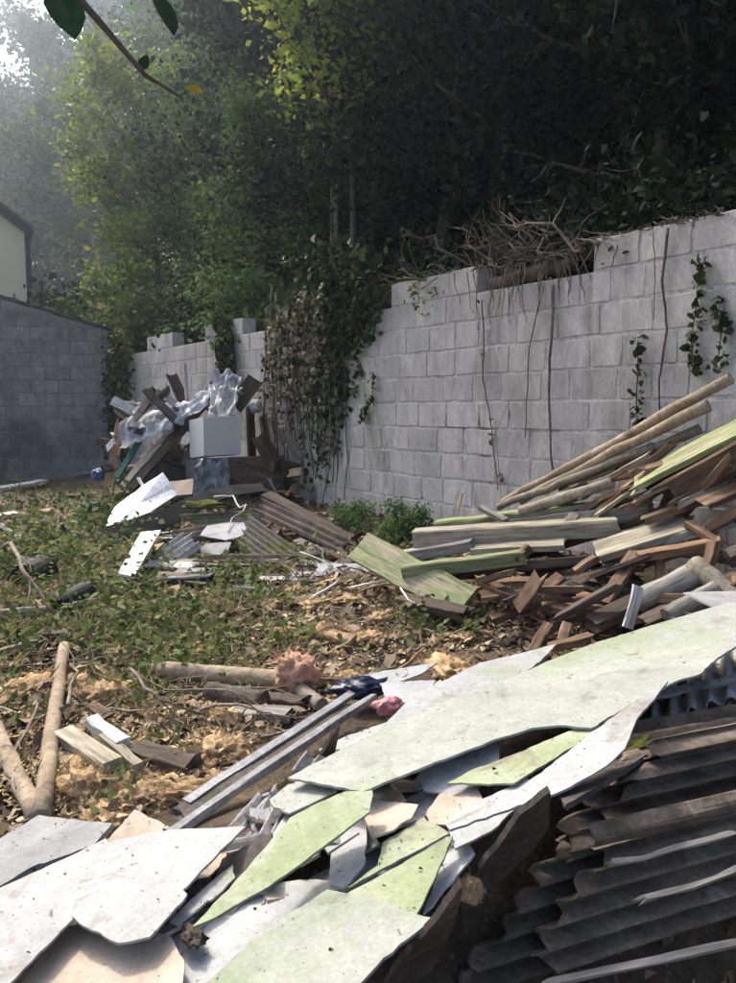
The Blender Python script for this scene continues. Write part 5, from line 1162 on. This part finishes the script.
stick('orange peeled stick by the white strip', [GY(392, 676, .04), GY(425, 648, .12)], .010, w_orange, side=0)
# leafy shrub and mossy weeds at the wall foot
plant('shrub', V_shr[0], *(lambda p: (p.x, p.y))(G(402, 540)), .28, 'small dark green shrub at the foot of the wall left of the timber', 'shrub')
plant('shrub', V_shr[1], *(lambda p: (p.x, p.y))(G(352, 528)), .3, 'low weed clump at the foot of the ivy stems', 'shrub')
# overhanging twig close to the camera, top left
tp = [D(62, -60, 1.25), D(82, 2, 1.25), D(115, 40, 1.27), D(145, 75, 1.3), D(182, 98, 1.34)]
e = empty('overhanging_twig', tp[0]); tag(e, 'thin bare twig with few leaves hanging into the top left corner', 'twig')
mk('stem', *tube(tp, [.007, .006, .005, .004, .002], 6), m_deadst, e, smooth=True)
def bigleaf(c, a, b, s, mat):
    a, b = Vector(a).normalized()*s, Vector(b).normalized()*s*.7; n = a.cross(b).normalized()*s*.12
    out = [(-1, 0), (-.9, .45), (-.6, .8), (-.2, .95), (.25, .85), (.65, .5), (1, 0), (.6, -.55), (.25, -.85), (-.2, -1), (-.6, -.8), (-.9, -.4)]
    V = [c]+[c+a*x+b*y+n*(abs(y)) for x, y in out]; V += [v-n.normalized()*.0008 for v in V]; k = len(out); F = []
    for i in range(k): j = (i+1) % k; F += [(0, 1+i, 1+j), (k+1, k+2+j, k+2+i), (1+i, k+2+i, k+2+j, 1+j)]
    mk('leaf', V, F, mat, e)
m_nl = gmat('near_green_leaf', [(.035, .085, .03), (.06, .13, .05)], 6, 5, .6, .1, 30, transl=.5)
m_yl = gmat('near_yellow_leaf', [(.42, .36, .03), (.5, .42, .06)], 6, 5, .5, .1, 30, transl=.4)
bigleaf(D(66, 12, 1.25), (.3, 0, -1), (1, .3, .1), .042, m_nl); bigleaf(D(165, 14, 1.3), (.4, .1, -1), (.5, .8, .1), .034, m_nl); bigleaf(D(195, 90, 1.34), (1, .2, -.2), (.1, .3, 1), .013, m_yl); bigleaf(D(144, 62, 1.3), (.3, .3, 1), (.9, .5, -.1), .014, m_nl)
# ================================================================== small litter, twigs and weeds of the open ground
random.seed(61)
def inyard(px, py): return py > 490 and not (px > 470 and py > 660)
def gsample(n, x0, x1, y0, y1, f=None):
    out = []
    while len(out) < n:
        px, py = random.uniform(x0, x1), random.uniform(y0, y1)
        lim = np.interp(px, [-30, 130, 300, 420, 560, 740], [850, 815, 715, 655, 640, 580])
        if py > lim: continue
        if f and random.random() > f(px, py): continue
        p = G(px, py)
        if (p.x-E1.x)*E1n.x+(p.y-E1.y)*E1n.y > .02 or p.y < 1.6: continue
        out.append((px, py))
    return out
# patchiness of the weeds: centres in the photograph and their radii
green = [(40, 540, 60, 28), (110, 535, 45, 28), (125, 605, 45, 22), (235, 600, 35, 14), (200, 640, 40, 14), (95, 560, 50, 30), (20, 570, 40, 40), (250, 575, 45, 12), (150, 655, 40, 12), (290, 645, 25, 9), (430, 625, 30, 14), (110, 510, 50, 12), (60, 500, 60, 10), (170, 625, 35, 12), (210, 668, 35, 8), (10, 640, 40, 20), (390, 545, 25, 12), (140, 690, 25, 15), (80, 630, 40, 16), (-80, 560, 60, 40), (-150, 620, 60, 40), (-60, 680, 50, 25), (-120, 520, 80, 15)]
def gden(px, py): return min(1, .015+sum(math.exp(-((px-a)/r)**2-((py-b)/s)**2) for a, b, r, s in green))
pts = gsample(1150, -240, 480, 492, 830, gden); c = []; L_ = []
for px, py in pts:
    p = G(px, py); k = random.randint(4, 13); hh = random.uniform(.04, .17)*min(1.2, .4+p.y*.14)*(1.7 if px < 190 and py < 615 and random.random() < .5 else 1); r = random.uniform(.03, .10)*min(1.3, .4+p.y*.14)
    for _ in range(k):
        c.append((p.x+random.gauss(0, r), p.y+random.gauss(0, r), p.z+.01+hh*random.random()))
c = np.array(c); sz = .024+.0042*np.clip(c[:, 1], 2, 12)
q = leaves(c, 1.0, .62, .45, .3, .4); ctr = c[:, None, :]; q = ctr+(q-ctr)*sz[:, None, None]
tag(quads('weeds', q, m_weed, rnd=rng.random(len(c))), 'low green weeds and nettles growing over the littered ground', 'weeds', kind='stuff')
# grass blades
pts = gsample(2000, -240, 480, 492, 800, lambda a, b: .02+.6*gden(a, b)); Q = []
for px, py in pts:
    p = G(px, py)
    for _ in range(4):
        b = p+Vector((random.gauss(0, .04), random.gauss(0, .04), -.01)); h = random.uniform(.03, .12); ln = Vector((random.gauss(0, .08), random.gauss(0, .08), h)); s = Vector((random.gauss(0, 1), random.gauss(0, 1), 0)).normalized()*random.uniform(.0015, .0035)*max(1, p.y*.35)
        Q.append([tuple(b-s), tuple(b+s), tuple(b+ln*.6+s*.7+Vector((0, 0, h*.1))), tuple(b+ln-s*.1)])
m_grass = gmat('grass_blade', [(.08, .10, .03), (.16, .17, .06), (.32, .28, .15), (.44, .39, .25)], attr=True, rough=.7, bump=0, transl=.25, rand=0)
tag(quads('grass', np.array(Q), m_grass, rnd=rng.random(len(Q))**.8), 'tufts of green and dry grass between the litter', 'grass', kind='stuff')
# dead leaves, chips and bark
pts = gsample(19000, -260, 600, 492, 845, lambda a, b: 1-.45*gden(a, b)); c = np.array([tuple(G(px, py, .008+.02*random.random())) for px, py in pts])
sz = (.016+.006*np.clip(c[:, 1], 1.5, 12))*np.exp(rng.normal(-.1, .5, len(c))).clip(.3, 2.6)
q = leaves(c, 1.0, .5, .5, .35, .4); ctr = c[:, None, :]; q = ctr+(q-ctr)*sz[:, None, None]
tag(quads('leaf_litter', q, m_litter, rnd=rng.random(len(c))), 'brown dead leaves, bark and wood chips covering the ground', 'litter', kind='stuff')
# litter over the right-hand shoulder of the heap, beside the wall
c = np.column_stack([rng.uniform(.7, 3.2, 3200), rng.uniform(1.2, 4.4, 3200)]); c = c[[wallD(x, y) < -.05 for x, y in c]]
c = np.array([(x, y, g(x, y)+.006+.015*random.random()) for x, y in c]); q = leaves(c, 1.0, .5, .5, .35, .4); ctr = c[:, None, :]; q = ctr+(q-ctr)*(.04*rng.uniform(.4, 1.5, len(c)))[:, None, None]
tag(quads('leaf_litter', q, m_litter, rnd=rng.random(len(c))*.8), 'brown litter on the shoulder of the heap beside the wall', 'litter', kind='stuff')
# fluffy bits of golden wool
pts = gsample(8000, -30, 500, 570, 835, lambda a, b: min(1, math.exp(-((a-180)/110)**2-((b-765)/60)**2)+.16+.5*math.exp(-((a-360)/90)**2-((b-610)/30)**2)))
c = np.array([tuple(G(px, py, .005+.03*random.random())) for px, py in pts]); sz = rng.uniform(.008, .030, len(c))
q = leaves(c, 1.0, .35, .2, .5, .5); ctr = c[:, None, :]; q = ctr+(q-ctr)*sz[:, None, None]
m_fl = gmat('wool_fluff', [(.36, .24, .12), (.55, .40, .22), (.68, .53, .32), (.74, .63, .45)], attr=True, rough=1, bump=0, transl=.2, rand=0)
tag(quads('wool_fluff', q, m_fl, rnd=rng.random(len(c))), 'fluffy scraps of golden insulation wool strewn over the ground', 'wool scraps', kind='stuff')
# wood chips and grit
mb = MB()
for px, py in gsample(2600, -120, 560, 520, 845):
    p = G(px, py, .006); a = random.uniform(0, 6.28); L = random.choice([.008, .012, .02, .035, .05]); d = Vector((math.cos(a), math.sin(a), random.gauss(0, .3)))*L; s = Vector((-math.sin(a), math.cos(a), random.gauss(0, .3)))*L*random.uniform(.15, .45); n = Vector((0, 0, L*.2+.002))
    V = [p-s, p+s, p+d+s*.6, p+d-s*.8]; V += [v+n for v in V]
    mb.add((V, [(3, 2, 1, 0), (4, 5, 6, 7), (0, 1, 5, 4), (1, 2, 6, 5), (2, 3, 7, 6), (3, 0, 4, 7)]))
fr_ = np.repeat(rng.random(len(mb.F)//6), 6)
tag(mk('wood_chips', mb.V, mb.F, m_litter, rnd=fr_), 'wood chips, grit and plaster crumbs over the open ground', 'chips', kind='stuff')
# twigs
mb = MB()
for px, py in gsample(1150, -260, 560, 495, 840):
    p = G(px, py, .012); a = random.uniform(0, 6.28); L = random.uniform(.06, .42)*(1 if p.y > 3 else .6); r = random.choice([.002, .003, .004, .006, .008])*(1 if p.y > 3 else .8)
    q = p+Vector((math.cos(a)*L, math.sin(a)*L, random.uniform(0, .10)*L*2)); q.z = max(q.z, g(q.x, q.y)+.01)
    mb.add(tube(curve_pts(p, q, 5, .09), [r, r, r*.8, r*.6, r*.35], 4, False))
tag(mk('twigs', mb.V, mb.F, m_twig, smooth=True), 'thin dead twigs lying all over the littered ground', 'twigs', kind='stuff')
# chips and splinters below the timber pile
mb = MB()
for k in range(420):
    px, py = random.uniform(420, 735), random.uniform(585, 665); p = G(px, py, .01)
    if wallD(p.x, p.y) > -.1: continue
    a = random.uniform(0, 6.28); L = random.uniform(.02, .12); d = Vector((math.cos(a), math.sin(a), random.gauss(0, .2)))*L; s = Vector((-math.sin(a), math.cos(a), 0))*random.uniform(.003, .012); n = Vector((0, 0, .006))
    V = [p-s, p+s, p+d+s*.5, p+d-s*.5]; V += [v+n for v in V]
    mb.add((V, [(3, 2, 1, 0), (4, 5, 6, 7), (0, 1, 5, 4), (1, 2, 6, 5), (2, 3, 7, 6), (3, 0, 4, 7)]))
tag(mk('wood_splinters', mb.V, mb.F, w_brown), 'wood splinters and bark crumbs under the timber pile', 'splinters', kind='stuff')
# rubble crumbs filling the hollow of the dark flank and the gaps of the sheet heap
mb = MB()
for k in range(2200):
    f = random.random(); px = 130+f*600; py = 930-f*260+random.uniform(-70, 120); p = P(px, py, .25)
    z = g(p.x, p.y); s = random.choice([.002, .003, .004, .006]); V = []
    for dx in (-1, 1):
        for dy in (-1, 1):
            for dz in (-1, 1): V.append(Vector((p.x+dx*s*random.uniform(.2, 1.2), p.y+dy*s*random.uniform(.2, 1.2), z+dz*s*random.uniform(.2, .9))))
    mb.add((V, [(0, 1, 3, 2), (4, 6, 7, 5), (0, 4, 5, 1), (2, 3, 7, 6), (0, 2, 6, 4), (1, 5, 7, 3)]))
tag(mk('rubble', mb.V, mb.F, m_corr), 'small cement rubble filling the gaps of the foreground heap', 'rubble', kind='stuff')
# ================================================================== haze over the whole place
HB = (-90, 90, -12, 150, -2.2, 58.0)
hv = [(x, y, z) for z in HB[4:] for y in HB[2:4] for x in HB[:2]]
m_haze = bpy.data.materials.new('haze'); m_haze.use_nodes = True; N = m_haze.node_tree.nodes; N.clear()
pv = N.new('ShaderNodeVolumePrincipled'); pv.inputs['Color'].default_value = (.74, .87, 1.0, 1); pv.inputs['Density'].default_value = .0028; pv.inputs['Anisotropy'].default_value = .8
ho = N.new('ShaderNodeOutputMaterial'); m_haze.node_tree.links.new(pv.outputs[0], ho.inputs['Volume'])
tag(mk('haze', hv, [(0, 2, 3, 1), (4, 5, 7, 6), (0, 1, 5, 4), (2, 6, 7, 3), (0, 4, 6, 2), (1, 3, 7, 5)], m_haze, origin=(0, 0, 0)), 'thin pale haze in the air of the whole place', 'haze', kind='stuff')
